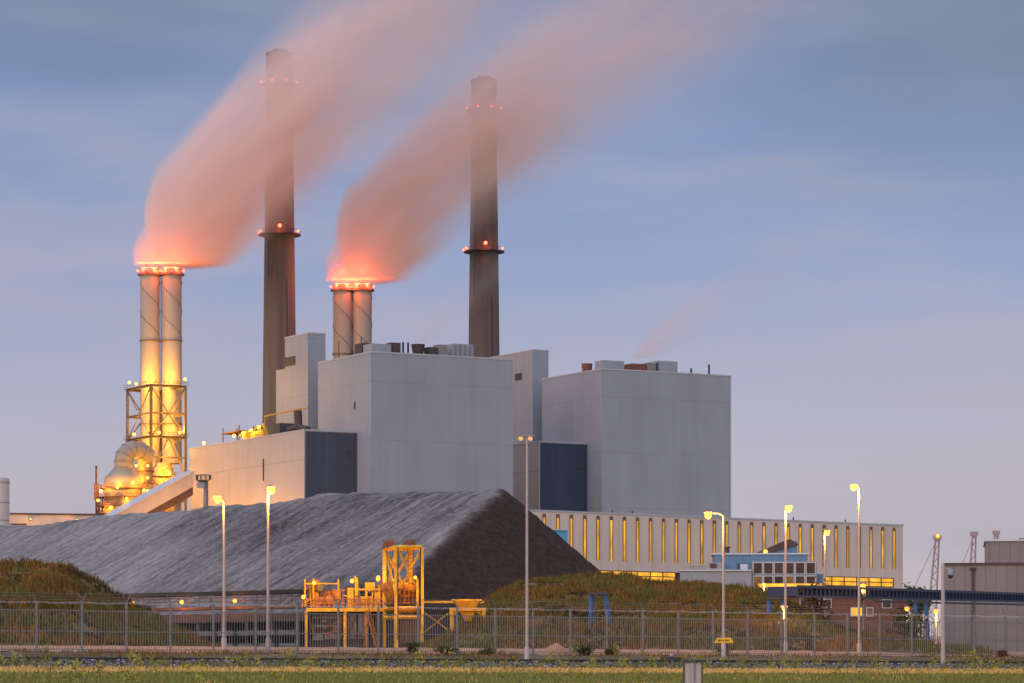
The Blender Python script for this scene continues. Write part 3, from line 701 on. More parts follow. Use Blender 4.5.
# annex with the dark end wall
s_ = solve_len(c1, V, 357); Q = c1 + V * s_
a_ = (304 - 512) / F; tlen = (Q.x - a_ * Q.y) / (U.x - a_ * U.y)
ca = Q - U * tlen; HA = Zp(430, ca.y); WA = solve_len(ca, V, 189.5)
an = bld('filter_annex', 'long pale annex beside the nearer boiler house, its end wall clad dark navy', 'annex', ca)
walls(an, tlen + 2.5, WA, HA, M['annex'])
MB().box(0.35, tlen, -0.14, -0.02, -0.5, HA - .3).build('end_cladding', M['navy'], an)
MB().box(tlen - 3.2, tlen - 2.0, -.35, -.15, HA - 6.5, HA - 5).build('louvre', M['darksteel'], an)
MB().box(-0.2, -0.04, 26, 26.5, HA - 12, HA - 6).build('downpipe', M['darksteel'], an)
for z in (0,):
    pr = MB()
    pr.box(4, 9, WA - 26, WA - 14, HA + 3.4, HA + 3.8)
    for (x, y) in ((4.3, WA - 25.7), (8.7, WA - 25.7), (4.3, WA - 14.3), (8.7, WA - 14.3)): pr.bar((x, y, HA), (x, y, HA + 5.2), 0.25)
    pr.build('roof_platform', M['rust'], an)
RB(an, 'roof_unit', 'darksteel', 2, 7, 20, 28, 3.4, HA); RB(an, 'roof_unit', 'yellow', 2, 6, 31, 45, 2.4, HA)
pp = MB()
for k in range(4): pp.tube([(3, 30 + 4 * k, HA + .5), (3, 33 + 4 * k, HA + 4 - k * .4), (3, 37 + 4 * k, HA + 2)], 0.45, 8)
pp.build('roof_pipe', M['yellow'], an, smooth=True)
du = MB(); du.tube([(3, 4, HA + .4), (3, 10, HA + 1.6), (3, 16, HA + 1.2)], 1.0, 10); du.tube([(3, 10, HA + 1), (3, 10.5, HA + 6)], 1.1, 10); du.build('roof_duct', M['fascia'], an, smooth=True)
du = MB(); du.bar((2, 2, HA + 6.2), (2, 30, HA + 6), 0.3); du.bar((2, 30, HA), (2, 30, HA + 6), .2); du.build('roof_walkway', M['yellow'], an)
for y, z in ((WA - 11, 1.0), (38, 2.6), (33, 3.2), (44, 2.2), (50, 2.0)):
    MB().ball((-.2 if y > 60 else 1.5, y, HA + z), 0.45).build('floodlight', M['goldlamp'], an, smooth='all')
for y, p in ((WA - 11, 1500), (38, 2200), (46, 2200), (WA - 20, 1800)): point(an, (1.2, y, HA + 2.4), p, GOLD, .3)
# wall lamps low on the annex, the source of the glow on the cladding
for y in (6, 22, 38, 54, 70):
    lamp = MB(); lamp.box(-9.0, -.15, y - .15, y + .15, 35.0, 35.3); lamp.box(-9.9, -9.0, y - .4, y + .4, 34.7, 35.3); lamp.build('bracket_lamp', M['steel'], an)
    point(an, (-9.5, y, 34.0), 17000, SODIUM, .4)

# conveyor gallery climbing to the annex
ga = P3(190, 480, ca.y + WA * .8 + 1); g0 = P3(100, 530, 845); g1 = P3(188.5, 481, 866)
gal = thing('conveyor_gallery', 'enclosed sloping conveyor gallery climbing to the annex past the vessel', 'conveyor', (g0.x, g0.y, 0))
d = g1 - g0; dz_ = d.z; dn = Vector((d.x, d.y, 0)); nrm = Vector((-dn.y, dn.x, 0)).normalized() * 2.2
def galbox(mb, w, zb, zt, a=0.0, b=1.0):
    A_, B_ = d * a, d * b
    A_ = A_ + Vector((0, 0, g0.z)); B_ = B_ + Vector((0, 0, g0.z)); n_ = nrm.normalized() * w
    v8 = [A_ - n_ + Vector((0, 0, zb)), B_ - n_ + Vector((0, 0, zb)), B_ + n_ + Vector((0, 0, zb)), A_ + n_ + Vector((0, 0, zb)), A_ - n_ + Vector((0, 0, zt)), B_ - n_ + Vector((0, 0, zt)), B_ + n_ + Vector((0, 0, zt)), A_ + n_ + Vector((0, 0, zt))]
    return mb._add(v8, [(0, 3, 2, 1), (4, 5, 6, 7), (0, 1, 5, 4), (1, 2, 6, 5), (2, 3, 7, 6), (3, 0, 4, 7)])
galbox(MB(), 2.4, -1.6, 2.4).build('casing', M['annex'], gal)
galbox(MB(), 2.0, -4.0, -1.62).build('truss', M['fascia'], gal)
galbox(MB(), 2.6, 2.41, 2.7).build('roof', M['trim'], gal)
lg = MB()
for t in (.35, .62, .9):
    p = d * t; lg.bar((p.x - .3, p.y - 1.5, -.3), (p.x + .3, p.y - 1.5, g0.z + p.z - 4), .5); lg.bar((p.x, p.y + 1.5, -.3), (p.x, p.y + 1.5, g0.z + p.z - 4), .5)
lg.build('support_leg', M['lattice'], gal)

# vent mast before the annex
vm = P(203.5, 800); o = thing('vent_mast', 'grey vent mast with a railed round head before the annex wall', 'vent mast', (vm.x, vm.y, 0))
MB().lathe([(.62, -.3), (.62, Zp(480, 800))], (.6, 0), 14).build('shaft', M['steel'], o, smooth=True)
MB().box(-1.6, .4, -1.2, 1.2, Zp(488, 800), Zp(482.5, 800)).build('cabinet', M['offwhite'], o)
MB().lathe([(1.2, Zp(482, 800)), (2.0, Zp(480.5, 800)), (2.0, Zp(480, 800))], n=18).build('head', M['steel'], o, smooth=True)
rl = MB(); rl.ring(1.85, 2.0, Zp(475.5, 800), Zp(475, 800))
for k in range(10): a = R(36 * k); rl.bar((1.9 * math.cos(a), 1.9 * math.sin(a), Zp(480, 800)), (1.9 * math.cos(a), 1.9 * math.sin(a), Zp(475, 800)), .16)
rl.build('railing', M['darksteel'], o)

# boiler house, farther
c2 = P(602, 875); H2 = Zp(369, 875); L2 = solve_len(c2, U, 731); W2 = solve_len(c2, V, 542)
b2 = bld('boiler_house', 'tall grey boiler house farther off, rising behind the long hall with lit slot windows', 'boiler house', c2, 'boiler houses')
walls(b2, L2, W2, H2, M['boiler'])
MB().box(-0.16, -0.04, 17, 18, H2 * .66, H2 * .66 + 3).build('louvre', M['darksteel'], b2)
MB().box(0.6, 7.6, 0.7, 5, H2 + .12, H2 + 2.6).build('plant_room', M['boiler'], b2)
funnel(b2, 'vent_cowl', 'rust', 3.5, 14.5, H2 + .12, 1.3, 1.6, 2.8)
RB(b2, 'vent_box', 'rust', 11.4, 16.2, 3, 8, 2.4, H2); RB(b2, 'fan_unit', 'steel', 16.5, 19.5, 3, 8, 2.8, H2); RB(b2, 'cooler', 'boiler', 20.0, 26.6, 3, 10, 3.6, H2)
RB(b2, 'cooler_fin', 'darksteel', 19.6, 19.95, 2.6, 4, 3.0, H2)
for x, h in ((30.5, 1.8), (36.5, 3.2)): MB().lathe([(.3, H2), (.3, H2 + h)], (x, 2), 8).build('vent_pipe', M['darksteel'], b2)
tc2 = P(532.7, 912); HT2 = Zp(350, 912)
t2 = bld('stair_tower', 'slim pale tower between the two boiler houses with a small dark louvre', 'stair tower', tc2, 'stair towers')
walls(t2, solve_len(tc2, U, 548.5), 26, HT2, M['boiler'])
MB().box(-0.2, -0.03, 6.6, 10.5, Zp(378.5, 915), Zp(372, 915)).build('louvre', M['darksteel'], t2)
s_ = solve_len(c2, V, 587); Q = c2 + V * s_
a_ = (539 - 512) / F; tl2 = (Q.x - a_ * Q.y) / (U.x - a_ * U.y)
ca2 = Q - U * tl2; HA2 = Zp(441.6, ca2.y)
an2 = bld('filter_annex', 'pale annex between the boiler houses, its end wall clad deep blue', 'annex', ca2)
walls(an2, tl2 + 2, 45, HA2, M['annex'])
MB().box(0.35, tl2, -0.14, -0.02, -0.5, HA2 - .3).build('end_cladding', M['blue_dark'], an2)
MB().box(tl2 - 3.6, tl2 - 2.0, -.35, -.15, HA2 - 7, HA2 - 5).build('louvre', M['darksteel'], an2)

# ------------------------------------------------------------------ turbine hall with slot windows
h0 = P(532, 700); h1 = P(903, 768); dh = (h1 - h0); HL = dh.length; hyaw = math.degrees(math.atan2(dh.y, dh.x)); DU = dh.normalized()
HH = Zp(510.5, 700)
hall = thing('turbine_hall', 'long pale hall with a row of glowing slot windows and lit glazing below', 'industrial hall', (h0.x, h0.y, 0), hyaw)
hz0 = Zp(571, 715)
walls(hall, HL, 46, HH, M['hall'], x0=-30)
def hx(px): return solve_len(h0, DU, px)
SL = [544, 557, 571, 583.7, 597, 610, 623, 636, 649, 661.5, 674.5, 687, 700, 712.6, 725, 737, 749, 761.6, 774, 786.5, 798.4, 810, 822, 834.5, 846, 858, 870, 881.6, 893.8]
x0_, x1_ = hx(544), hx(893.8)
for i in range(29):
    x = x0_ + (x1_ - x0_) * i / 28
    zt = HH - 0.6; zb = 25.6
    f = MB(); w = .44
    f.box(x - w, x - w + .18, -.16, -.01, zb, zt); f.box(x + w - .18, x + w, -.16, -.01, zb, zt)
    f.box(x - w + .181, x + w - .181, -.15, -.02, zt - .9, zt); f.box(x - .04, x + .04, -.13, -.06, zb + .1, zt - 1.0)
    fo = f.build('window', M['bronze'], hall)
    MB().box(x - w + .182, x + w - .182, -.05, -.008, zb, zt - .91).build('pane', M['slotlit'], fo)
def band(pa, pb, za, zb, n):
    xa, xb = hx(pa), hx(pb)
    f = MB()
    for k in range(n + 1): x = xa + (xb - xa) * k / n; f.box(x - .12, x + .12, -.18, -.01, za, zb)
    for z in (za, (za + zb) / 2, zb): f.box(xa, xb, -.15, -.02, z - .1, z + .1)
    fo = f.build('window', M['fascia'], hall); MB().box(xa, xb, -.06, -.009, za, zb).build('pane', M['winlit'], fo)
zb1, zb2 = Zp(580.5, 716), Zp(571.3, 716)
band(560, 675, zb1, zb2, 9); band(755, 893, zb1, zb2, 11)
MB().box(hx(676), hx(700), -.3, -.01, zb1 - 2, zb2).build('doorway', M['glassdark'], hall)
MB().box(hx(540), hx(568), -14, -.4, HH - 12.5, HH - 5.2).build('roof_hatch', M['skyblue'], hall) if False else None
for k, px in enumerate((614, 634, 795, 847)): MB().bar((hx(px), .6, HH), (hx(px), .6, HH + .9), .35).build('roof_vent', M['darksteel'], hall)
sb = P3(562, 541, 660); o = thing('sheet_shelter', 'small sky blue sheet metal shed end showing over the coal heap edge', 'shed', (sb.x, sb.y, 0), hyaw)
MB().box(-5, 1.5, 0, 6, -.3, Zp(530.5, 660)).build('wall', M['skyblue'], o); MB().box(-5.2, 1.7, -.2, 6.2, Zp(530.5, 660) + .01, Zp(530.5, 660) + .3).build('roof', M['coping'], o)

# ------------------------------------------------------------------ light blue office block before the hall
D = 520; c = P(690, D); of = thing('office_block', 'light blue plant office with a slanted brown roof edge and white framed windows', 'office building', (c.x, c.y, 0), -3)
du_ = Vector((math.cos(R(-3)), math.sin(R(-3)), 0))
def ox(px): return solve_len(c, du_, px)
ZO = lambda py: Zp(py, 519)
MB().box(ox(714), ox(808), 2, 12, -.3, ZO(554)).build('upper_storey', M['lightblue'], of)
MB().box(ox(712), ox(810), 1.8, 12.3, ZO(554) + .01, ZO(554) + .25).build('roof', M['coping'], of)
w = MB(); w.xprism([(ox(764), ZO(554) + .26), (ox(798), ZO(554) + .26), (ox(798), ZO(540)), (ox(791), ZO(540))], 4, 9); w.build('roof_wedge', M['lightblue'], of)
A_ = (ox(756), ZO(554) + .3); B_ = (ox(791), ZO(539.6))
MB().xprism([A_, (A_[0] + 1.6, A_[1]), (B_[0] + 1.4, B_[1] - .6), (B_[0], B_[1] + .25), (B_[0] - .6, B_[1] + .1)], 3.4, 9.5).build('roof_fascia', M['fascia'], of)
MB().box(ox(752), ox(817), -.4, 1.98, -.3, ZO(561.5)).build('window_bay', M['offwhite'], of)
for k in range(6):
    xa = ox(753.5 + k * 10.6); xb = ox(753.5 + k * 10.6 + 8.2)
    for pa, pb, m in ((563, 573.5, 'glassdark'), (576.5, 587, 'windim' if k in (0, 3) else 'glassdark')):
        f = MB().box(xa - .15, xb + .15, -.52, -.405, ZO(pb) - .1, ZO(pa) + .1).build('window', M['coping'], of); MB().box(xa, xb, -.56, -.525, ZO(pb), ZO(pa)).build('pane', M[m], f)
f = MB().box(ox(757), ox(822), -.62, -.57, ZO(588), ZO(583.2)).build('window', M['fascia'], of); MB().box(ox(757.4), ox(821.6), -.66, -.625, ZO(587.6), ZO(583.6)).build('pane', M['winlit'], f)  # glow of the hall's window band, painted here as an emissive strip
f = MB().box(ox(737.5), ox(748), 1.86, 1.995, ZO(570), ZO(563)).build('window', M['darksteel'], of); MB().box(ox(740.5), ox(748.2), 1.8, 1.855, ZO(569.5), ZO(563.5)).build('pane', M['coping'], f)
MB().box(ox(680), ox(751.5), -1.2, 1.9, -.3, ZO(571)).build('lower_storey', M['offwhite'], of)
MB().box(ox(679), ox(751.4), -1.5, 1.95, ZO(571) + .01, ZO(571) + .2).build('lower_roof', M['coping'], of)
f = MB().box(ox(708), ox(723), -.9, 1.2, ZO(571) + .2, ZO(562.5)).build('rooftop_unit', M['offwhite'], of); MB().box(ox(710), ox(716.5), -1.0, -.91, ZO(568), ZO(563.6)).build('grille', M['fascia'], f)
rl = MB()
for py in (566.5, 568.5): rl.box(ox(690), ox(707), -.9, -.75, ZO(py), ZO(py) + .12)
for px in range(690, 708, 3): rl.box(ox(px), ox(px) + .1, -.9, -.75, ZO(570.5), ZO(566))
rl.build('railing', M['steel'], of)
MB().lathe([(.5, ZO(554)), (.5, ZO(546.5)), (.7, ZO(546.4)), (.7, ZO(545))], (ox(727), 6), 12).build('vent_pipe', M['fascia'], of)
MB().box(ox(808.2), ox(824), .4, 16, -.3, ZO(574)).build('side_wing', M['lightblue'], of)
MB().ball((ox(766), 2.9, ZO(551)), .4).build('floodlight', M['sodium'], of, smooth='all')

# ------------------------------------------------------------------ left background: tank and low store
tk = P(-4, 700); o = thing('storage_tank', 'tall white round storage tank cut by the picture edge beyond the coal', 'tank', (tk.x, tk.y, 0))
rT = 13.5 / F * 700
MB().lathe([(rT, -.3), (rT, Zp(478.5, 700)), (rT * .6, Zp(477.5, 700)), (.05, Zp(477, 700))], n=32).build('shell', M['tank'], o, smooth=True)
tb = MB()
for py in (483, 503, 521): tb.ring(rT - .02, rT + .06, Zp(py, 700), Zp(py, 700) + .15)
tb.build('hoop', M['steel'], o)
c = P(8, 760); o = thing('storage_shed', 'long low shed with a peach lit wall beyond the coal heap', 'shed', (c.x, c.y, 0), 12)
MB().box(0, 23, 0, 20, -.3, Zp(515.5, 765)).build('wall', M['annex'], o); MB().box(-.3, 23.3, -.3, 20.3, Zp(515.5, 765) + .01, Zp(515.5, 765) + .4).build('roof', M['fascia'], o)
MB().box(.6, 4.5, -.1, -.01, Zp(525, 760), Zp(523.4, 760)).build('vent_grille', M['fascia'], o)
for x in (5, 16): MB().box(x, x + .5, -5, -.05, Zp(520, 760), Zp(519.5, 760)).build('bracket_lamp', M['steel'], o); point(o, (x, -5.5, Zp(521, 760)), 1100, SODIUM, .3)

# ------------------------------------------------------------------ coal heap
def coal():
    A = Vector((-1.7, 350)); Hr = Zp(487.5, 350)
    d = Vector((-.59, .807)); e = Vector((-.807, -.59))
    def smin(a, b, k):
        h = max(k - abs(a - b), 0) / k; return min(a, b) - h * h * k * .25
    st = 0.5; a0, a1, b0, b1 = -30, 190, -34, 44
    na, nb = int((a1 - a0) / st) + 1, int((b1 - b0) / st) + 1
    vs = []; dust = []
    for i in range(na):
        a = a0 + i * st
        for j in range(nb):
            b = b0 + j * st
            x = A.x + d.x * a + e.x * b; y = A.y + d.y * a + e.y * b
            ridge = Hr + 0.5 * mnoise.noise((a * .05, 2, 0)) - .004 * max(a, 0) + 1.0 * min(max((a - 4) / 30, 0), 1) + .25 * mnoise.noise((a * .25, 5, 0))
            wob = 1.2 * mnoise.noise((a * .06, b * .02, 4))
            h1 = ridge - (b + wob) * .52
            h2 = Hr + .3 + (a + 0.8 * mnoise.noise((b * .1, 7, 1))) * .84
            h3 = Hr + .2 - (x - A.x - 0.5) * .895
            h4 = ridge + (b + 8) * .9
            h = smin(smin(smin(h1, ridge - .05, 1.3), h2, .35), smin(h3, h4, 1.2), 1.0)
            # rills run straight down each face
            f1 = min(max((ridge - h) / 3, 0), 1)
            if h1 < h2:
                n = .22 * mnoise.noise((a * .55 , b * .05, 1)) + .14 * mnoise.noise((a * 1.3, b * .12, 2)) + .5 * mnoise.noise((a * .12, b * .02, 8))
                dd_ = 1.0
            else:
                n = .10 * mnoise.noise((a * .1, b * .7, 3)) + .10 * mnoise.noise((a * .6, b * .6, 6)); dd_ = 0.0
            n += .22 * mnoise.noise((x * .55, y * .55, 11)) + .20 * mnoise.noise((x * 1.3, y * 1.3, 12))
            h += n * (0.35 + .65 * f1) + .35 * mnoise.noise((a * .7, b * .7, 31)) * (1 - f1)
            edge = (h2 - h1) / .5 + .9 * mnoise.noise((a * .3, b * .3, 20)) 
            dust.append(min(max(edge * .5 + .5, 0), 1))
            vs.append((x, y, max(h, -0.6)))
    fs = [(i * nb + j, i * nb + j + 1, (i + 1) * nb + j + 1, (i + 1) * nb + j) for i in range(na - 1) for j in range(nb - 1)
          if max(vs[i * nb + j][2], vs[(i + 1) * nb + j + 1][2], vs[i * nb + j + 1][2], vs[(i + 1) * nb + j][2]) > -.5]
    m = bpy.data.materials.new('coal'); m.use_nodes = True; t = m.node_tree; bs = t.nodes['Principled BSDF']
    at = N(t, 'ShaderNodeAttribute', attribute_name='dust'); tcn = N(t, 'ShaderNodeTexCoord')
    rot = N(t, 'ShaderNodeMapping'); rot.inputs['Rotation'].default_value = (0, 0, -math.atan2(.807, -.59)); t.links.new(tcn.outputs['Object'], rot.inputs[0])
    mp_ = N(t, 'ShaderNodeMapping'); mp_.inputs['Scale'].default_value = (1.0, .10, .10); t.links.new(rot.outputs[0], mp_.inputs[0])
    n1 = N(t, 'ShaderNodeTexNoise'); n1.inputs['Scale'].default_value = 1; n1.inputs['Detail'].default_value = 7; n1.inputs['Roughness'].default_value = .62; n1.inputs['Distortion'].default_value = .3; t.links.new(mp_.outputs[0], n1.inputs[0])
    n2 = N(t, 'ShaderNodeTexNoise'); n2.inputs['Scale'].default_value = 1.5; n2.inputs['Detail'].default_value = 8; n2.inputs['Roughness'].default_value = .7; t.links.new(tcn.outputs['Object'], n2.inputs[0])
    n3 = N(t, 'ShaderNodeTexNoise'); n3.inputs['Scale'].default_value = .045; n3.inputs['Detail'].default_value = 3; t.links.new(tcn.outputs['Object'], n3.inputs[0])
    f = math_n(t, 'ADD', math_n(t, 'MULTIPLY', n1.outputs[0], .5), math_n(t, 'ADD', math_n(t, 'MULTIPLY', n2.outputs[0], .40), math_n(t, 'MULTIPLY', n3.outputs[0], .35)))
    lit_flank = mixc(t, maprange(t, f, .48, .78, 0, 1), (.075, .064, .059), (.47, .425, .395))
    shaded_end = mixc(t, maprange(t, n2.outputs[0], .3, .7, 0, 1), (.028, .014, .009), (.092, .052, .035))
    t.links.new(mixc(t, at.outputs['Fac'], shaded_end, lit_flank), bs.inputs['Base Color'])  # lit flank and shaded end are put into the coal colour, split at the crease
    bs.inputs['Roughness'].default_value = .9; bs.inputs['Specular IOR Level'].default_value = .25
    nb_ = N(t, 'ShaderNodeTexNoise'); nb_.inputs['Scale'].default_value = 1.6; nb_.inputs['Detail'].default_value = 8; nb_.inputs['Roughness'].default_value = .7; t.links.new(tcn.outputs['Object'], nb_.inputs[0])
    bp = N(t, 'ShaderNodeBump'); bp.inputs['Strength'].default_value = 1.0; bp.inputs['Distance'].default_value = .9; t.links.new(nb_.outputs[0], bp.inputs['Height']); t.links.new(bp.outputs[0], bs.inputs['Normal'])
    me = bpy.data.meshes.new('coal_heap'); me.from_pydata(vs, [], fs); me.materials.append(m)
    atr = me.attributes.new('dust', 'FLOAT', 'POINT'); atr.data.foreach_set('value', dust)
    me.polygons.foreach_set('use_smooth', [True] * len(me.polygons)); me.update()
    o = bpy.data.objects.new('coal_heap', me); scene.collection.objects.link(o)
    tag(o, 'long ridge of grey coal with a dark steep end face', 'coal heap')
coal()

# ------------------------------------------------------------------ grassy mounds
def interp(tab, x):
    if x <= tab[0][0]: return tab[0][1]
    for (a, ya), (b, yb) in zip(tab, tab[1:]):
        if x <= b:
            t = (x - a) / (b - a); t = t * t * (3 - 2 * t) * .5 + t * .5; return ya + (yb - ya) * t
    return tab[-1][1]
def mound(name, tab, D, front, back, pxr, step=.8, seed=0, ntuft=16000, tone=M['scrub']):
    tabx = [((px - 512) / F * D, Zp(py, D) - .25) for px, py in tab]
    xs0, xs1 = ((pxr[0] - 512) / F * D, (pxr[1] - 512) / F * D)
    nx = int((xs1 - xs0) / step); ny = int((front + back) / step)
    def hgt(x, y):
        top = interp(tabx, x); t = (y - (D - front)) / front
        base = gzxy(x, y) - .15
        f = 1.0 if t > 1 else max(0, t) ** .62
        bk = max(0, 1 - max(0, y - D) / back) ** .6
        n = mnoise.noise((x * .16, y * .16, seed)) * .75 + mnoise.noise((x * .5, y * .5, seed + 3)) * .45
        hh = max(top - base, 0)
        return base + hh * f * bk + n * min(hh * f * bk, 1.5) * .6 - (.3 if hh * f * bk < .05 else 0)
    vs = [(xs0 + i * step, D - front + j * step, hgt(xs0 + i * step, D - front + j * step)) for i in range(nx + 1) for j in range(ny + 1)]
    fs = [(i * (ny + 1) + j, (i + 1) * (ny + 1) + j, (i + 1) * (ny + 1) + j + 1, i * (ny + 1) + j + 1) for i in range(nx) for j in range(ny)]
    mb = MB(); mb._add(vs, fs); tag(mb.build(name + '_terrain', M['moundsoil'], smooth='all'), kind='structure')
    g = MB()
    for i in range(ntuft):
        x = rnd.uniform(xs0, xs1); y = D - front + rnd.random() ** 1.2 * (front + back * .35)
        h = hgt(x, y)
        if h < gzxy(x, y) + .15: continue
        cl_ = mnoise.noise((x * .22, y * .22, seed + 9)); hgtb = rnd.uniform(.15, .55) * (1 + 1.3 * cl_); pt = mnoise.noise((x * .10, y * .16, seed + 40)) + .5 * mnoise.noise((x * .4, y * .4, seed + 50))
        for k in range(3):
            a = rnd.uniform(0, 6.283); w = rnd.uniform(.05, .14); ox_, oy_ = rnd.uniform(-.3, .3), rnd.uniform(-.3, .3)
            g.cur = 2 if cl_ + .5 * pt < -.32 else (1 if pt > .02 else 0)
            g.tri((x + ox_ - w * math.cos(a), y + oy_ - w * math.sin(a), h - .1), (x + ox_ + w * math.cos(a), y + oy_ + w * math.sin(a), h - .1), (x + ox_ + rnd.uniform(-.2, .2), y + oy_ + rnd.uniform(-.2, .2), h + hgtb))
    tag(g.build(name + '_grass', [M['scrub'], M['scrubgreen'], M['scrubdark']]), kind='stuff')
mound('west_mound'.replace('west_', 'left_') if False else 'grassy_mound', [(-200, 566), (-60, 561), (0, 561.5), (40, 562), (62, 565), (85, 576), (112, 594), (140, 609), (172, 627), (205, 646)], 252, 46, 40, (-130, 215), seed=1, ntuft=17000)
mound('scrubby_bank', [(440, 646), (478, 606), (500, 590), (520, 582), (545, 578), (600, 578.5), (640, 579), (700, 582), (735, 584), (765, 592), (790, 612), (815, 628), (880, 646)], 292, 62, 40, (430, 900), seed=5, ntuft=26000)
# small sand heaps by the fence
def heap(px, D, w, h, label, m):
    p = P(px, D); mb = MB(); vs = []; n = 18
    for i in range(n + 1):
        for j in range(n + 1):
            x, y = (i / n - .5) * 2 * w, (j / n - .5) * 2 * w; r = math.hypot(x, y) / w
            vs.append((x, y, h * max(0, 1 - r) ** .9 + mnoise.noise((x * 1.2 + px, y * 1.2, 1)) * .12 * h - .12))
    mb._add(vs, [(i * (n + 1) + j, (i + 1) * (n + 1) + j, (i + 1) * (n + 1) + j + 1, i * (n + 1) + j + 1) for i in range(n) for j in range(n)])
    o = mb.build('sand_heap', m, smooth='all', loc=(p.x, p.y, gzxy(p.x, p.y))); tag(o, label, 'sand heap')
heap(556, 206, 1.5, 1.0, 'small tan sand heap behind the fence before the scrubby bank', M['road'])

# ------------------------------------------------------------------ vegetation
def leafball(mb, c, rx, ry, rz, n, sz):
    for k in range(n):
        u = Vector((rnd.gauss(0, 1), rnd.gauss(0, 1), rnd.gauss(0, 1))).normalized() * rnd.random() ** .4
        p = Vector(c) + Vector((u.x * rx, u.y * ry, u.z * rz)); s = sz * rnd.uniform(.5, 1.3)
        a = Vector((rnd.uniform(-1, 1), rnd.uniform(-1, 1), rnd.uniform(-1, 1))).normalized() * s
        b = Vector((rnd.uniform(-1, 1), rnd.uniform(-1, 1), rnd.uniform(-1, 1))).normalized() * s
        mb.quad(p - a, p - b * .6, p + a, p + b * .6)
def shrub(px, D, w, h, label, m='leaf', name='shrub', clumps=7, trunk=0.0, group=None):
    b = P(px, D); z = gzxy(b.x, b.y); o = thing(name, label, 'tree' if name == 'tree' else 'shrub', (b.x, b.y, z), 0, group)
    lf = MB()
    for k in range(clumps):
        a = rnd.uniform(0, 6.283); r = rnd.uniform(0, .62) * w / 2; zc = trunk + (h - trunk) * rnd.uniform(.25, .8)
        leafball(lf, (r * math.cos(a), r * math.sin(a), zc), w * .24, w * .24, (h - trunk) * .24, 90, max(.07, w * .045))
    lf.build('crown', M[m], o)
    st = MB()
    for k in range(5):
        a = rnd.uniform(0, 6.283); st.tube([(0, 0, -.2), (.1 * w * math.cos(a), .1 * w * math.sin(a), trunk + .3 * (h - trunk)), (.28 * w * math.cos(a), .28 * w * math.sin(a), trunk + .75 * (h - trunk))], [.05 * w * .5, .03 * w * .5, .01 * w], 5)
    st.build('trunk', M['bark'], o); return o
qd = lambda px, q: q_depth(px, q)
shrub(412, qd(412, 166.5), 1.6, .85, 'low dark green bush under the fence before the yellow gantry')
shrub(445, qd(445, 166.5), 1.8, .6, 'flat dark bush under the fence before the yellow portal hopper')
shrub(487, qd(487, 166.5), 1.6, .6, 'flat dark bush under the fence just past the yellow portal hopper')
shrub(583, qd(583, 165.5), 2.0, .8, 'dark green bush under the fence before the leaning blue legs', clumps=8)
shrub(612, qd(612, 166), 1.4, .7, 'small dark bush under the fence beside a larger green bush')
shrub(722, qd(722, 169), 1.5, 1.0, 'dark bush around the foot of the lamp post by the yellow plate')
shrub(908, 262, 3.6, 4.0, 'tall dark green bush behind the fence beside the camera pole', clumps=16)
shrub(889, 268, 2.2, 2.6, 'rounded olive bush leaning on a taller dark bush', clumps=9)
shrub(815, 262, 3.4, 6.6, 'russet leaved thin tree standing before the blue conveyor bridge', 'leafred', 'tree', 9, 2.2)
shrub(1003, qd(1003, 167), 1.3, .6, 'russet weed clump under the fence near the grey warehouse', 'leafred')
for px, h, l in ((905, 5.5, 'far dark tree next to the end wall of the long hall'), (922, 4.4, 'far small tree under the leaning harbour crane'), (960, 5, 'far tree peeping between crane and warehouse')):
    pz = P(px, 620); o_ = shrub(px, 620, 7, 17.0, l, 'leaf', 'tree', 14, 10, 'far trees')
# ------------------------------------------------------------------ yard conveyor along the foot of the coal
def yard_conveyor():
    p0, p1 = P(312, 288), P(96, 306); d = p1 - p0; Lc = d.length
    o = thing('yard_conveyor', 'dark covered belt conveyor on grey blocks along the foot of the coal', 'conveyor', (p0.x, p0.y, 0), math.degrees(math.atan2(d.y, d.x)))
    zt = Zp(589.5, 288)
    MB().box(0, Lc, -1.2, 1.2, zt - .35, zt).build('belt_cover', M['black'], o)
    MB().box(0, Lc, -1.0, 1.0, zt - 1.7, zt - 1.45).build('walkway', M['rust'], o)
    MB().box(0, Lc, -.9, .9, zt - 2.9, zt - 2.1).build('girder', M['fascia'], o)
    rl = MB(); 
    for z in (zt - .95, zt - .6): rl.bar((0, 1.05, z), (Lc, 1.05, z), .06)
    k = 0
    while k < Lc: rl.bar((k, 1.05, zt - 1.5), (k, 1.05, zt - .3), .07); k += 1.5
    rl.build('railing', M['rust'], o)
    k = 1.0
    while k < Lc:
        lg_ = MB().box(k, k + .35, -.8, -.45, 0, zt - 2.9); lg_.box(k, k + .35, .45, .8, 0, zt - 2.9); lg_.box(k + .05, k + .3, -.449, .449, zt - 3.3, zt - 3.0); lg_.build('trestle_leg', M['darksteel'], o); k += 3.2
    k = .8; n = 0
    while k < Lc - 3:
        bl = MB(); bl.box(k, k + 2.1, .9, 1.5, 2.55, 3.0); bl.box(k + .2, k + 2.2, .8, 1.3, 1.5, 1.8); bl.box(k + .1, k + 2.0, .5, 1.0, .45, 1.1)
        bl.build('barrier', M['barrier'], o); k += 2.6; n += 1
    MB().box(0, Lc, -1.6, -1.3, .4, zt - 2.9).build('rear_wall', M['black'], o)
    for px in (144, 193, 246):
        t = solve_len(p0, d / Lc, px)
        MB().ball((t, 1.5, zt - .95), .2).build('lamp', M['sodium'], o, smooth='all'); point(o, (t, 2.1, zt - 1.1), 130, SODIUM, .15)
yard_conveyor()

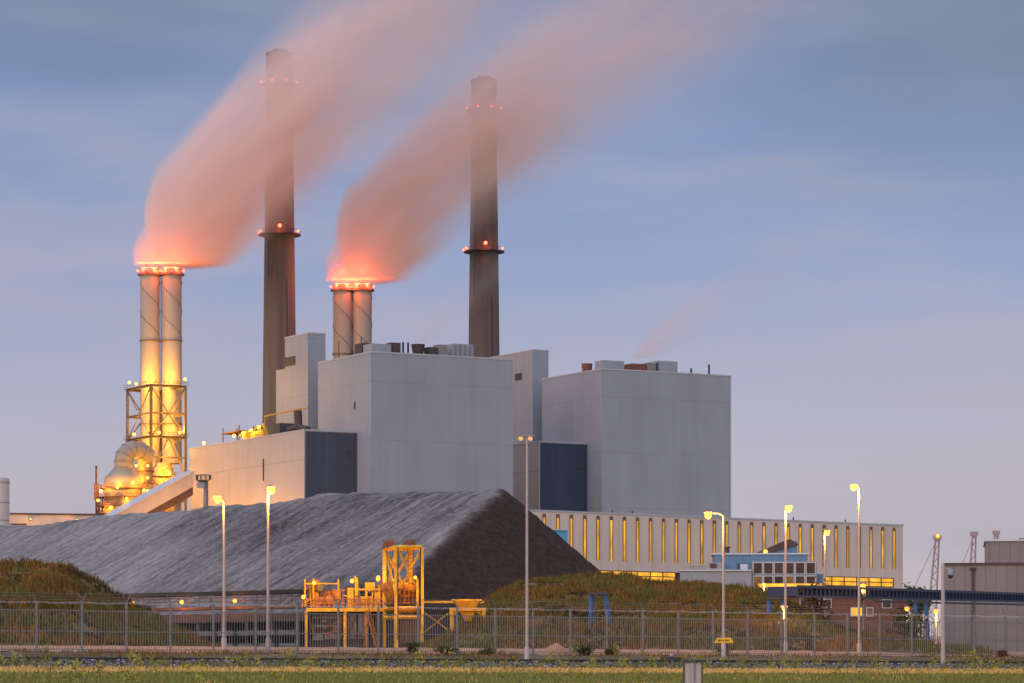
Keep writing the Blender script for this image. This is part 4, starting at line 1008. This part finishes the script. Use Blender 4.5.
# ------------------------------------------------------------------ loading station
def frame_box(mb, x0, x1, y0, y1, z0, z1, w):
    for x in (x0, x1):
        for y in (y0, y1): mb.box(x - w, x + w, y - w, y + w, z0, z1)
def loading_platform():
    D = 262; c = P(302, D); o = thing('loading_platform', 'orange lit machinery deck with railings, motors and a red stair', 'machinery platform', (c.x, c.y, .4))
    px = lambda p: (p - 302) / F * D
    Z = lambda y: Zp(y, D) - .4
    MB().box(px(306), px(402), 0, 4.5, Z(611.5), Z(608)).build('deck', M['yellow'], o)
    MB().box(px(310), px(344), .8, 4.2, .0, Z(611.6)).build('machine_house', M['black'], o)
    MB().box(px(345), px(382), 1.0, 4.2, .0, Z(611.6)).build('machine_house', M['darksteel'], o)
    pn = MB()
    for a, b, y0_, y1_ in ((312, 322, 640, 633), (324, 341, 639, 634), (312, 341, 627, 625), (312, 341, 618, 616.5), (347, 356, 639, 615), (358, 366, 639, 615)): pn.box(px(a), px(b), .72, .79, Z(y0_), Z(y1_))
    pn.box(px(321), px(326), .6, .75, Z(622), Z(619.5)); pn.build('panel', M['barrier'], o)
    for p in (306, 345, 366, 400): MB().box(px(p) - .12, px(p) + .12, .1, .34, 0, Z(611.6)).build('column', M['yellow'], o)
    rl = MB()
    for y in (599, 603.5): rl.bar((px(302), .1, Z(y)), (px(402), .1, Z(y)), .06)
    p = 302
    while p < 403: rl.bar((px(p), .1, Z(608)), (px(p), .1, Z(598.5)), .07); p += 4.5
    rl.build('railing', M['orange'], o)
    rl = MB()
    for y in (583.5,): rl.bar((px(304), .6, Z(y)), (px(339), .6, Z(y)), .09)
    for p in (304.5, 313, 338): rl.bar((px(p), .6, Z(607)), (px(p), .6, Z(579)), .1)
    rl.build('upper_railing', M['yellow'], o)
    mo = MB(); mo.box(px(309), px(318), .8, 2.6, Z(607.9), Z(592)); mo.lathe([(.55, Z(592)), (.55, Z(581)), (.2, Z(578.5))], (px(314), 1.5), 12); mo.tube([(px(318), 1.4, Z(600)), (px(332), 1.4, Z(600))], .5, 12)
    mo.box(px(321), px(330), 1.2, 2.8, Z(607.9), Z(590.5)); mo.box(px(331), px(340), 1.2, 2.8, Z(600), Z(589)); mo.build('drive_unit', M['orange'], o)
    mo = MB(); mo.box(px(347), px(353), .7, 2.2, Z(607.9), Z(587.5)); mo.tube([(px(356), .8, Z(607)), (px(356), .8, Z(578.5)), (px(353.8), .8, Z(577))], .16, 6); mo.box(px(360), px(372), 1, 2.6, Z(607.9), Z(596)); mo.box(px(374), px(380), 1, 2.6, Z(607.9), Z(592)); mo.bar((px(348), .8, Z(589.5)), (px(380), .8, Z(589.5)), .12); mo.box(px(364.8), px(367), .8, 1.2, Z(607.9), Z(587)); mo.build('hoist_unit', M['yellow'], o)
    rr_ = random.Random(3)
    for m_, nme, cnt in (('rust', 'pipe', 16), ('darksteel', 'cable', 14), ('yellow', 'bracket', 12)):
        for k in range(cnt):
            cl2 = MB()
            xa = px(rr_.uniform(306, 398)); za = Z(rr_.uniform(600, 607)); zb = Z(rr_.uniform(586, 599)); ya = rr_.uniform(.4, 3.6); xb = xa + rr_.uniform(-.8, .8)
            cl2.tube([(xa, ya, za), (xa, ya, zb), (xb, ya + rr_.uniform(-.3, .3), zb + rr_.uniform(-.4, .3))], rr_.uniform(.04, .12), 5)
            if k % 3 == 0: b_ = rr_.uniform(.15, .45); cl2.box(xb - b_, xb + b_, ya - .2, ya + .2, zb - .3, zb + rr_.uniform(.1, .6))
            cl2.build(nme, M[m_], o)
    cl2 = MB()
    for k in range(22):
        xa = px(rr_.uniform(308, 380)); cl2.bar((xa, .6, Z(rr_.uniform(612, 640))), (xa + rr_.uniform(-1.2, 1.2), .6, Z(rr_.uniform(612, 640))), rr_.uniform(.05, .14))
    cl2.build('undercroft_pipework', M['rust'], o)
    st = MB(); x0, z0, x1, z1 = px(367), Z(611), px(378.5), 0.1
    for dy in (-.5, .3): st.bar((x0, dy, z0), (x1, dy, z1), .12); st.bar((x0, dy, z0 + .9), (x1, dy, z1 + .9), .07)
    for k in range(11): t = (k + .5) / 11; st.box(x0 + (x1 - x0) * t - .13, x0 + (x1 - x0) * t + .13, -.5, .3, z0 + (z1 - z0) * t - .03, z0 + (z1 - z0) * t + .03)
    st.bar((x0 - .1, -.5, 0), (x0 - .1, -.5, z0), .12); st.build('stair', M['orange'], o)
    for p, y, pw in ((314, 583, 230), (303.5, 597, 120), (352, 581, 170), (378, 579, 180)):
        MB().ball((px(p), .05, Z(y)), .18).build('lamp', M['sodium'], o, smooth='all'); point(o, (px(p) + .2, -.9, Z(y) + .1), pw, GOLD, .15)
    point(o, (px(340), -1.2, Z(620)), 60, SODIUM, .2)
loading_platform()
def gantry():
    D = 258; c = P(396, D); o = thing('loading_gantry', 'yellow cross braced gantry tower with pulleys on its top', 'gantry', (c.x, c.y, .4))
    px = lambda p: (p - 396) / F * D; Z = lambda y: Zp(y, D) - .4
    FR = [(px(396.3), 0), (px(422), 0)]; BK = [(px(382.5), 4.2), (px(409), 4.2)]; top = Z(547.5)
    for x, y in FR: MB().box(x - .15, x + .15, y - .15, y + .15, 0, top).build('column', M['yellow'], o)
    for x, y in BK: MB().box(x - .15, x + .15, y - .15, y + .15, 0, top).build('column', M['yellow'], o)
    loop = [FR[0], FR[1], BK[1], BK[0]]
    for z in (top + .05, Z(608), Z(617)):
        for (xa, ya), (xb, yb) in zip(loop, loop[1:] + loop[:1]): MB().bar((xa, ya, z), (xb, yb, z), .22).build('beam', M['yellow'], o)
    xb_ = MB()
    for za, zb in ((top, Z(597)),):
        for (a, b) in ((FR[0], FR[1]), (BK[0], BK[1]), (BK[0], FR[0])):
            zm = (za + zb) / 2 if a is not BK[0] or b is not FR[0] else za * .5 + zb * .5
            xb_.bar((a[0], a[1], za), (b[0], b[1], zb), .13); xb_.bar((b[0], b[1], za), (a[0], a[1], zb), .13)
    xb_.build('bracing', M['yellow'], o)
    for p, y in ((384, 4), (390.5, 2.5), (405, 3.6), (411.5, 2)):
        s_ = MB(); s_.tube([(px(p) - .22, y, Z(542)), (px(p) + .22, y, Z(542))], .33, 14); s_.box(px(p) - .3, px(p) + .3, y - .35, y + .35, top + .05, Z(542.5)); s_.build('pulley', M['rust'], o, smooth=True)
    hp = MB(); hp.lathe([(.5, Z(600)), (1.15, Z(588)), (1.2, Z(582))], (px(393), 2.2), 4, True); hp.build('hopper', M['orange'], o)
    hp = MB(); hp.lathe([(.4, Z(602)), (1.0, Z(590)), (1.05, Z(584))], (px(404), 2.6), 4, True); hp.build('hopper', M['orange'], o)
    MB().box(px(384), px(421), .2, 4, Z(604), Z(602.5)).build('deck', M['rust'], o)
    ld = MB()
    for dx in (-.22, .22): ld.bar((px(409) + dx, 4.0, 0), (px(409) + dx, 4.0, top), .06)
    for k in range(28): ld.bar((px(409) - .22, 4.0, .3 * k + .4), (px(409) + .22, 4.0, .3 * k + .4), .04)
    ld.build('ladder', M['orange'], o)
    cbm = MB()
    for xx, dx in ((386, 0), (391, .1), (404, -.1), (412, .05)): cbm.bar((px(xx), 2.4, Z(584)), (px(xx) + dx, 2.4, top + .6), .035)
    cbm.bar((px(398), -.2, Z(640)), (px(398), -.2, top), .06); cbm.bar((px(420.5), -.2, Z(630)), (px(420.5), -.2, top), .05); cbm.build('cable', M['black'], o)
    gr_ = MB()
    for h_ in (.5, 1.0): gr_.bar((px(396), -.05, Z(602) + h_), (px(422), -.05, Z(602) + h_), .05)
    for k in range(7): gr_.bar((px(396 + 4.3 * k), -.05, Z(602.5)), (px(396 + 4.3 * k), -.05, Z(602) + 1), .05)
    gr_.build('railing', M['orange'], o)
    for p in (400, 404, 408, 412, 416): MB().box(px(p) - .1, px(p) + .1, .5, .58, .2, Z(618)).build('cabin_rib', M['fascia'], o)
    MB().box(px(398), px(420), .6, 3.8, .0, Z(617)).build('cabin', M['cabin'], o)
    MB().box(px(398), px(420), .45, .58, Z(612), Z(609.5)).build('sign_board', M['orange'], o)
    MB().tube([(px(417.5), -.3, Z(608)), (px(417.5), -.3, Z(580)), (px(415.5), -.3, Z(578))], .12, 6).build('lamp_bracket', M['yellow'], o)
    wk = MB(); wk.box(px(422.6), px(484), 1.2, 2.2, Z(602.8), Z(600.5)); wk.build('walkway', M['yellow'], o)
    wl = MB()
    for a, b in ((424, 448),): wl.bar((px(a), 1.2, Z(612)), (px(b), 1.2, Z(630)), .08); wl.bar((px(a), 1.2, Z(632)), (px(b), 1.2, Z(613)), .08)
    wl.build('tie_rod', M['yellow'], o)
    for p, y, yy, pw in ((378, 577, -.5, 240), (410, 575, 1.5, 300), (402, 612, -1.6, 100), (430, 590, -2.0, 230)): point(o, (px(p), yy, Z(y)), pw, GOLD, .15)
    for p, y in ((378.5, 577.5), (415.4, 577.6)): MB().ball((px(p), -.4, Z(y)), .15).build('lamp', M['sodium'], o, smooth='all')
gantry()
def portal():
    D = 250; c = P(467, D); o = thing('portal_hopper', 'yellow portal frame carrying a funnel shaped hopper', 'hopper', (c.x, c.y, .4))
    px = lambda p: (p - 467) / F * D; Z = lambda y: Zp(y, D) - .4
    for p in (451.5, 484):
        MB().box(px(p) - .15, px(p) + .15, -.15, .15, 0, Z(611)).build('leg', M['yellow'], o); MB().box(px(p) - .15, px(p) + .15, 2.0, 2.3, 0, Z(611)).build('leg', M['yellow'], o)
    MB().box(px(449.5), px(486), -.2, .2, Z(610.9), Z(607.8)).build('beam', M['yellow'], o); MB().box(px(449.5), px(486), 1.95, 2.35, Z(610.9), Z(607.8)).build('beam', M['yellow'], o)
    for p, q in ((453, 458), (482, 477)): MB().bar((px(p), 0, Z(615)), (px(q), 0, Z(611)), .12).build('brace', M['yellow'], o)
    h = MB(); a = px(454) ; e_ = px(480)
    h._add([(a, -.6, Z(601)), (e_, -.6, Z(601)), (e_, 2.6, Z(601)), (a, 2.6, Z(601)), (px(457), -.3, Z(606)), (px(477), -.3, Z(606)), (px(477), 2.3, Z(606)), (px(457), 2.3, Z(606)), (px(465), .6, Z(621)), (px(471), .6, Z(621)), (px(471), 1.4, Z(621)), (px(465), 1.4, Z(621))],
           [(0, 1, 5, 4), (1, 2, 6, 5), (2, 3, 7, 6), (3, 0, 4, 7), (4, 5, 9, 8), (5, 6, 10, 9), (6, 7, 11, 10), (7, 4, 8, 11)]); h.build('hopper', M['yellow'], o)
    MB().box(px(452), px(482), -.8, 2.8, Z(601), Z(599.5)).build('rim', M['yellow'], o)
    MB().box(px(456), px(481), .6, 2.2, 0, 1.1).build('receiving_bin', M['darksteel'], o)
    point(o, (px(467), -2.2, Z(604)), 120, GOLD, .15)
portal()

# blue leaning trestles
def trestle(px, D, py, label, splay=1.2):
    c = P(px, D); z = 0.4; o = thing('blue_trestle', label, 'trestle', (c.x, c.y, z), 0, 'blue trestles'); h = Zp(py, D) - z
    for s_ in (-1, 1):
        MB().tube([(s_ * .5 + splay * (s_ > 0), -.2 * s_, -.2), (s_ * .5, .2, h)], [.26, .2], 4).build('leg', M['trestle'], o)
    MB().box(-.75, .75, -.1, .4, h - .2, h).build('crossbeam', M['darksteel'], o); return o
trestle(598, 236, 592, 'blue leaning trestle standing alone before the scrubby bank', .7)
trestle(776, 244, 597, 'blue leaning trestle under the near end of the blue conveyor bridge', .9)
trestle(921, 322, 600, 'dark blue trestle under the blue conveyor bridge beside the tall bush', .3)
# blue conveyor bridge
b0, b1_ = P(782, 246), P(1090, 340); d = b1_ - b0; Lb = d.length
br = thing('conveyor_bridge', 'dark blue lattice conveyor bridge crossing before the brick building', 'conveyor bridge', (b0.x, b0.y, 0), math.degrees(math.atan2(d.y, d.x)))
zb_, zt_ = Zp(597.5, 246), Zp(586.5, 246); zb_r, zt_r = Zp(604, 338), Zp(594.5, 338)
def slopebox(mb, x0, x1, y0, y1, za, zb, dza):
    k0, k1 = x0 / Lb, x1 / Lb
    v8 = [(x0, y0, za + dza * k0), (x1, y0, za + dza * k1), (x1, y1, za + dza * k1), (x0, y1, za + dza * k0), (x0, y0, zb + dza * k0), (x1, y0, zb + dza * k1), (x1, y1, zb + dza * k1), (x0, y1, zb + dza * k0)]
    return mb._add(v8, [(0, 3, 2, 1), (4, 5, 6, 7), (0, 1, 5, 4), (1, 2, 6, 5), (2, 3, 7, 6), (3, 0, 4, 7)])
DZ = zb_r - zb_
slopebox(MB(), 0, Lb, -1.2, 1.2, zb_ + .1, zt_, DZ).build('casing', M['navyblue'], br)
cb = MB(); slopebox(cb, 0, Lb, -1.35, -1.21, zt_ - .12, zt_ + .1, DZ); slopebox(cb, 0, Lb, -1.35, -1.21, zb_, zb_ + .18, DZ)
k = 0
while k < Lb: slopebox(cb, k, k + .1, -1.32, -1.21, zb_ + .18, zt_ - .12, DZ); k += 1.1
cb.build('rib', M['navyblue'], br)
slopebox(MB(), 20, Lb, -1.5, -1.36, zb_ - .3, zb_ - .12, DZ).build('cable_tray', M['darksteel'], br)
MB().box(.4, 1.6, -1.4, -1.22, zb_ + .4, zb_ + .7).build('plate', M['fascia'], br)
for t, y in ((.28, 1.2),):
    pass
lampx = (P(863, 274) - b0).dot(d) / Lb
# brick building behind the bridge
c = P(782, 372); o = thing('brick_building', 'low red brown brick building with two lit windows behind the conveyor bridge', 'building', (c.x, c.y, 0), 14)
MB().box(0, 16, 0, 12, -.3, Zp(597, 374)).build('wall', M['brick'], o); MB().box(-.2, 16.2, -.2, 12.2, Zp(597, 374) + .01, Zp(597, 374) + .3).build('roof', M['roofgrey'], o)
for x, w, m, zc in ((2.2, 1.6, 'glassdark', 7), (4.6, 1.6, 'glassdark', 7), (8.6, 1.6, 'winlit', 6.0), (10.6, .9, 'windim', 6.0), (12.6, 1.2, 'glassdark', 7)):
    f = MB().box(x, x + w, -.08, -.005, zc, zc + 1.1).build('window', M['coping'], o); MB().box(x + .1, x + w - .1, -.11, -.085, zc + .1, zc + 1.0).build('pane', M[m], f)
# warehouse on the right
c = P(943, 392); o = thing('warehouse', 'taupe clad warehouse with a raised rear block behind the fence', 'warehouse', (c.x, c.y, 0), -8)
ZW = lambda py: Zp(py, 396)
MB().box(0, 26, 0, 24, -.3, ZW(566.5)).build('wall', M['rightclad'], o); MB().box(-.15, 26.2, -.15, 24, ZW(566.5) + .01, ZW(566.5) + .3).build('roof', M['fascia'], o)
MB().box(5.4, 26, 6, 24, ZW(566.5) + .31, ZW(541)).build('upper_block', M['rightclad'], o); MB().box(5.2, 26.2, 5.8, 24, ZW(541) + .01, ZW(541) + .25).build('upper_roof', M['coping'], o)
MB().box(9.6, 18, 9, 20, ZW(541) + .26, ZW(537)).build('roof_house', M['fascia'], o)
MB().box(3.55, 3.85, -.25, -.01, 0, ZW(571)).build('downpipe', M['darksteel'], o)
MB().box(3.3, 4.1, -.35, -.01, ZW(571), ZW(569)).build('hopper_head', M['darksteel'], o)

# ------------------------------------------------------------------ harbour cranes, far
def crane(px, D, py, lean, label, lit=False, group='harbour cranes'):
    c = P(px, D); o = thing('harbour_crane', label, 'crane', (c.x, c.y, 0), 0, group); z1 = Zp(py, D); w = 2.6
    b = MB(); top = Vector((lean, 0, z1))
    base = [Vector((-w, 0, 20)), Vector((w, 0, 20))]
    for p in base: b.bar(p, top + Vector((p.x * .35, 0, 0)), .75)
    n = 16
    for k in range(n):
        t0, t1 = k / n, (k + 1) / n; s_ = 1 if k % 2 else -1
        pa = Vector((s_ * w * (1 - .65 * t0), 0, 20)).lerp(Vector((s_ * w * .35 + lean, 0, z1)), t0); pa.x = s_ * w * (1 - .65 * t0) + lean * t0; pa.z = 20 + (z1 - 20) * t0
        pb = Vector((-s_ * w * (1 - .65 * t1) + lean * t1, 0, 20 + (z1 - 20) * t1)); b.bar(pa, pb, .4)
    b.build('boom', M['farcrane'], o)
    g = MB(); g.box(-6, 6, -4, 4, 12, 22)
    for x in (-7, 7): g.bar((x, 0, -.3), (x * .6, 0, 22), 1.0)
    g.build('portal', M['farcrane'], o); st = MB(); st.bar(top, Vector((-20 if lean > 0 else 22, 0, 24)), .28); st.build('stay', M['farcrane'], o)
    h = MB(); h.box(lean - 2.2, lean + 2.2, -1, 1, z1 - 1, z1 + 1.4); h.build('boom_head', M['farcrane'], o)
    if lit: MB().ball((lean, -1.5, z1 + 1), 1.0).build('lamp', M['sodium'], o, smooth='all')
crane(930, 1700, 538, 4, 'far harbour crane with a lit boom head leaning beside the long hall', True)
crane(969, 1800, 534, 3, 'far harbour crane with an unlit boom rising behind the warehouse roof end')
crane(993, 1900, 533, 2, 'far harbour crane of which only the boom tip clears the upper warehouse block')

# ------------------------------------------------------------------ fence
FQ = 167.3
def fence():
    o = thing('security_fence', 'galvanised steel bar fence topped with barbed wire along the railway', 'fence', (0, 0, 0))
    p0 = q_at(36.6, FQ); s0 = p0.x * TX + p0.y * TY; sp = 2.904
    ids = range(-6, 34); H = 3.0
    for k in ids:
        s = s0 + k * sp; x, y = track(s, FQ); z = gz(FQ) - .1
        pm = MB(); w = .055
        pm.prism([track(s - w, FQ - w), track(s + w, FQ - w), track(s + w, FQ + w), track(s - w, FQ + w)], z, z + H + .12)
        dbl = k in (1, 2, 28, 31, 32) ; left = True
        tops = [-.30] if not dbl else [-.30, .22]
        for t in tops:
            a = Vector((*track(s, FQ), z + H + .1)); b = Vector((*track(s + t, FQ + (-.12)), z + H + .62)); pm.bar(a, b, .05)
        pm.build('post', M['steel'], o)
        # bar panel to the next post
        if k == ids[-1]: break
        pn = MB(); nb = 15; sag = rnd.uniform(-.02, .02)
        for j in range(1, nb + 1):
            sj = s + sp * j / (nb + 1); hb = .012
            pn.prism([track(sj - hb, FQ - hb), track(sj + hb, FQ - hb), track(sj + hb, FQ + hb), track(sj - hb, FQ + hb)], z + .16, z + H - .33)
        for zc in (.32, 1.38, H - .4):
            hb = .022
            pn.prism([track(s + .06, FQ - hb), track(s + sp - .06, FQ - hb), track(s + sp - .06, FQ + hb), track(s + .06, FQ + hb)], z + zc + sag, z + zc + .05 + sag)
        pn.build('panel', M['steel'], o)
    sa, sb_ = s0 + ids[0] * sp, s0 + ids[-1] * sp; z = gz(FQ) - .1
    co = MB(); pts = []; n = int((sb_ - sa) / .05)
    for i in range(n):
        s = sa + i * .05; a = i * 1.9; sagz = -.05 * math.sin(math.pi * ((s - s0) / sp % 1))
        r = .07 + .03 * mnoise.noise((s * .7, 0, 0))
        x, y = track(s, FQ - .03 + r * math.cos(a)); pts.append((x, y, z + H + .10 + r * math.sin(a) + sagz))
    co.tube(pts, .012, 3); co.build('barbed_coil', M['coping'], o)
    wi = MB()
    for t in (.35, .68, 1.0):
        pts = []
        for k in range(ids[0] * 4, ids[-1] * 4 + 1):
            s = s0 + k * sp / 4; sg = -.03 if k % 4 else 0
            x, y = track(s - .30 * t, FQ - .12 * t); pts.append((x, y, z + H + .1 + .52 * t + sg))
        wi.tube(pts, .008, 3)
    wi.build('barbed_wire', M['steel'], o)
fence()

# ------------------------------------------------------------------ lamp posts
def lamp_post(px, D, py, headpx, headpy, label, kind='arm', lit=True, power=260, gold=False, r=.075):
    c = P(px, D); zb = gzxy(c.x, c.y); o = thing('street_lamp', label, 'street lamp', (c.x, c.y, zb), 0, 'street lamps of the yard')
    h = Zp(py, D) - zb; hxp = (headpx - px) / F * D; hz = Zp(headpy, D) - zb
    MB().tube([(0, 0, -.3), (0, 0, h * .45), (0, 0, h)], [r * 1.5, r * 1.15, r], 10).build('pole', M['pole'], o, smooth=True)
    MB().lathe([(r * 2.2, -.1), (r * 2.2, .9), (r * 1.6, 1.0)], n=10).build('base', M['pole'], o, smooth=True)
    s = 1 if hxp >= 0 else -1
    if abs(hxp) > .05:
        pts = [(0, 0, h - .02), (hxp * .25, 0, h + .16), (hxp * .7, 0, h + .2), (hxp, 0, max(hz + .14, h + .08))]
        MB().tube(pts, r * .6, 7).build('arm', M['pole'], o, smooth=True)
    heads = [(hxp, hz)] if kind == 'arm' else [(-.38, hz), (.2, hz)]
    for x, z in heads:
        hd = MB(); hd.xprism([(x - .3, z + .10), (x + .3, z + .10), (x + .22, z + .24), (x - .22, z + .24)], -.2, .2); hd.build('lamp_head', M['steel'], o)
        MB().ball((x, -.02, z), (.17 if h < 5 else .24) if lit else .14, 12, 8).build('lamp_glass', M['sodium'] if lit else M['lampdim'], o, smooth='all')
        if lit: point(o, (x, -.45, z - .45), power * (.9 if h < 5 else 2.4), SODIUM, .25)
    return o
lamp_post(224, 196, 503, 217.5, 499.5, 'lit street lamp with a curved arm, before the pale annex wall', power=320)
lamp_post(268, 192, 488, 271.5, 490.5, 'lit street lamp with a bright gold post before the annex corner', power=420)
lamp_post(527, 188, 438, 527, 438.5, 'tallest lamp post with a twin unlit head before the boiler house gap', kind='twin', lit=False)
lamp_post(723.5, 206, 516, 708, 515.5, 'lit street lamp rising from the bush by the yellow plate', power=420)
lamp_post(785.5, 216, 508, 788.5, 509, 'lit street lamp before the slanted roof of the light blue office', power=420)
lamp_post(859, 226, 488, 853.5, 487.5, 'highest lit street lamp, standing before the long hall', power=420)
lamp_post(824.5, 268, 532, 827, 533, 'slim lit street lamp behind the russet tree', power=300, r=.085)
lamp_post(936, 262, 611, 936, 612, 'short lamp on a post burning bright by the camera pole', power=420)
lamp_post(863, 262, 585, 863, 585.5, 'small lit lamp showing just over the blue conveyor bridge', power=300)
lamp_post(907, 330, 608, 907, 609, 'short lit lamp beyond the tall dark green bush', power=300)
lamp_post(784, 238, 607, 784, 608.5, 'short lit lamp beside the blue trestle at the bridge end', power=420)
lamp_post(764, 470, 583, 764, 585, 'small lamp glowing at the foot of the light blue office', power=500)

# CCTV pole
D = 200; c = P(943, D); zb = gzxy(c.x, c.y); o = thing('camera_pole', 'grey pole carrying a white dome security camera on a short arm', 'camera pole', (c.x, c.y, zb))
h = Zp(563, D) - zb
MB().tube([(0, 0, -.3), (0, 0, h)], [.15, .11], 12).build('pole', M['pole'], o, smooth=True)
MB().tube([(0, 0, h - .45), (.25, 0, h - .36), (.46, 0, h - .4)], .05, 8).build('arm', M['offwhite'], o, smooth=True)
MB().lathe([(.06, h - .4), (.2, h - .5), (.22, h - .72), (.2, h - .78)], (.48, 0), 16).build('camera_housing', M['offwhite'], o, smooth=True)
MB().lathe([(.19, h - .781), (.15, h - .92), (.03, h - 1.0)], (.48, 0), 16).build('camera_dome', M['glassdark'], o, smooth=True)

# yellow plate beside the track
c = q_at(724.5, 158.5); zb = gzxy(c.x, c.y); D = c.y; o = thing('marker_plate', 'yellow tapered plate on a thin post beside the railway track', 'marker', (c.x, c.y, zb))
px = lambda p: (p - 724.5) / F * D; Z = lambda y: Zp(y, D) - zb
MB().bar((px(726), 0, -.2), (px(726), 0, Z(643)), .05).build('post', M['steel'], o)
MB().xprism([(px(713.5), Z(643)), (px(733.5), Z(643)), (px(731), Z(637.8)), (px(717), Z(637.8))], -.22, .02).build('plate', M['signyellow'], o)
mk = MB()
for a, b in ((718, 719.6), (720.4, 721.4), (722.4, 723.6), (725, 726.6), (727.4, 728.4)): mk.box(px(a), px(b), -.235, -.222, Z(641.4), Z(639.6))
mk.build('marking', M['fascia'], o)
# track-side box and bollard
c = q_at(671.5, 150.8); zb = gzxy(c.x, c.y); D = c.y; o = thing('point_motor', 'dark low rail point box with a small white knob on a peg', 'point box', (c.x, c.y, zb))
px = lambda p: (p - 671.5) / F * D; Z = lambda y: Zp(y, D) - zb
MB().box(px(660.5), px(683), -.25, .25, Z(660.5), Z(657.2)).build('case', M['rail'], o); MB().box(px(670.8), px(672.4), -.3, -.2, -.1, Z(660.6)).build('peg', M['steel'], o)
MB().lathe([(.05, Z(657.1)), (.12, Z(655.6)), (.03, Z(654))], n=10).build('knob', M['offwhite'], o, smooth=True)
for p in (661.5, 682): MB().box(px(p) - .03, px(p) + .03, -.2, .2, -.1, Z(660.6)).build('foot', M['darksteel'], o)
D = 62; c = P(693, D); zb = gzxy(c.x, c.y); o = thing('marker_post', 'dark rimmed flat board with a beige middle post at the grass edge', 'marker post', (c.x, c.y, zb))
px = lambda p: (p - 693) / F * D; Z = lambda y: Zp(y, D) - zb
MB().box(px(683.5), px(702.5), .03, .07, .35, Z(661.5)).build('board', M['beige'], o)
fr = MB(); fr.box(px(683), px(684.6), .0, .1, .3, Z(661)); fr.box(px(701.4), px(703), .0, .1, .3, Z(661)); fr.box(px(684.61), px(701.39), .0, .1, Z(662.5), Z(661)); fr.build('frame', M['darksteel'], o)
MB().tube([(px(692.5), -.0, -.3), (px(692.5), -.0, Z(663))], .045, 10).build('post', M['offwhite'], o, smooth=True)
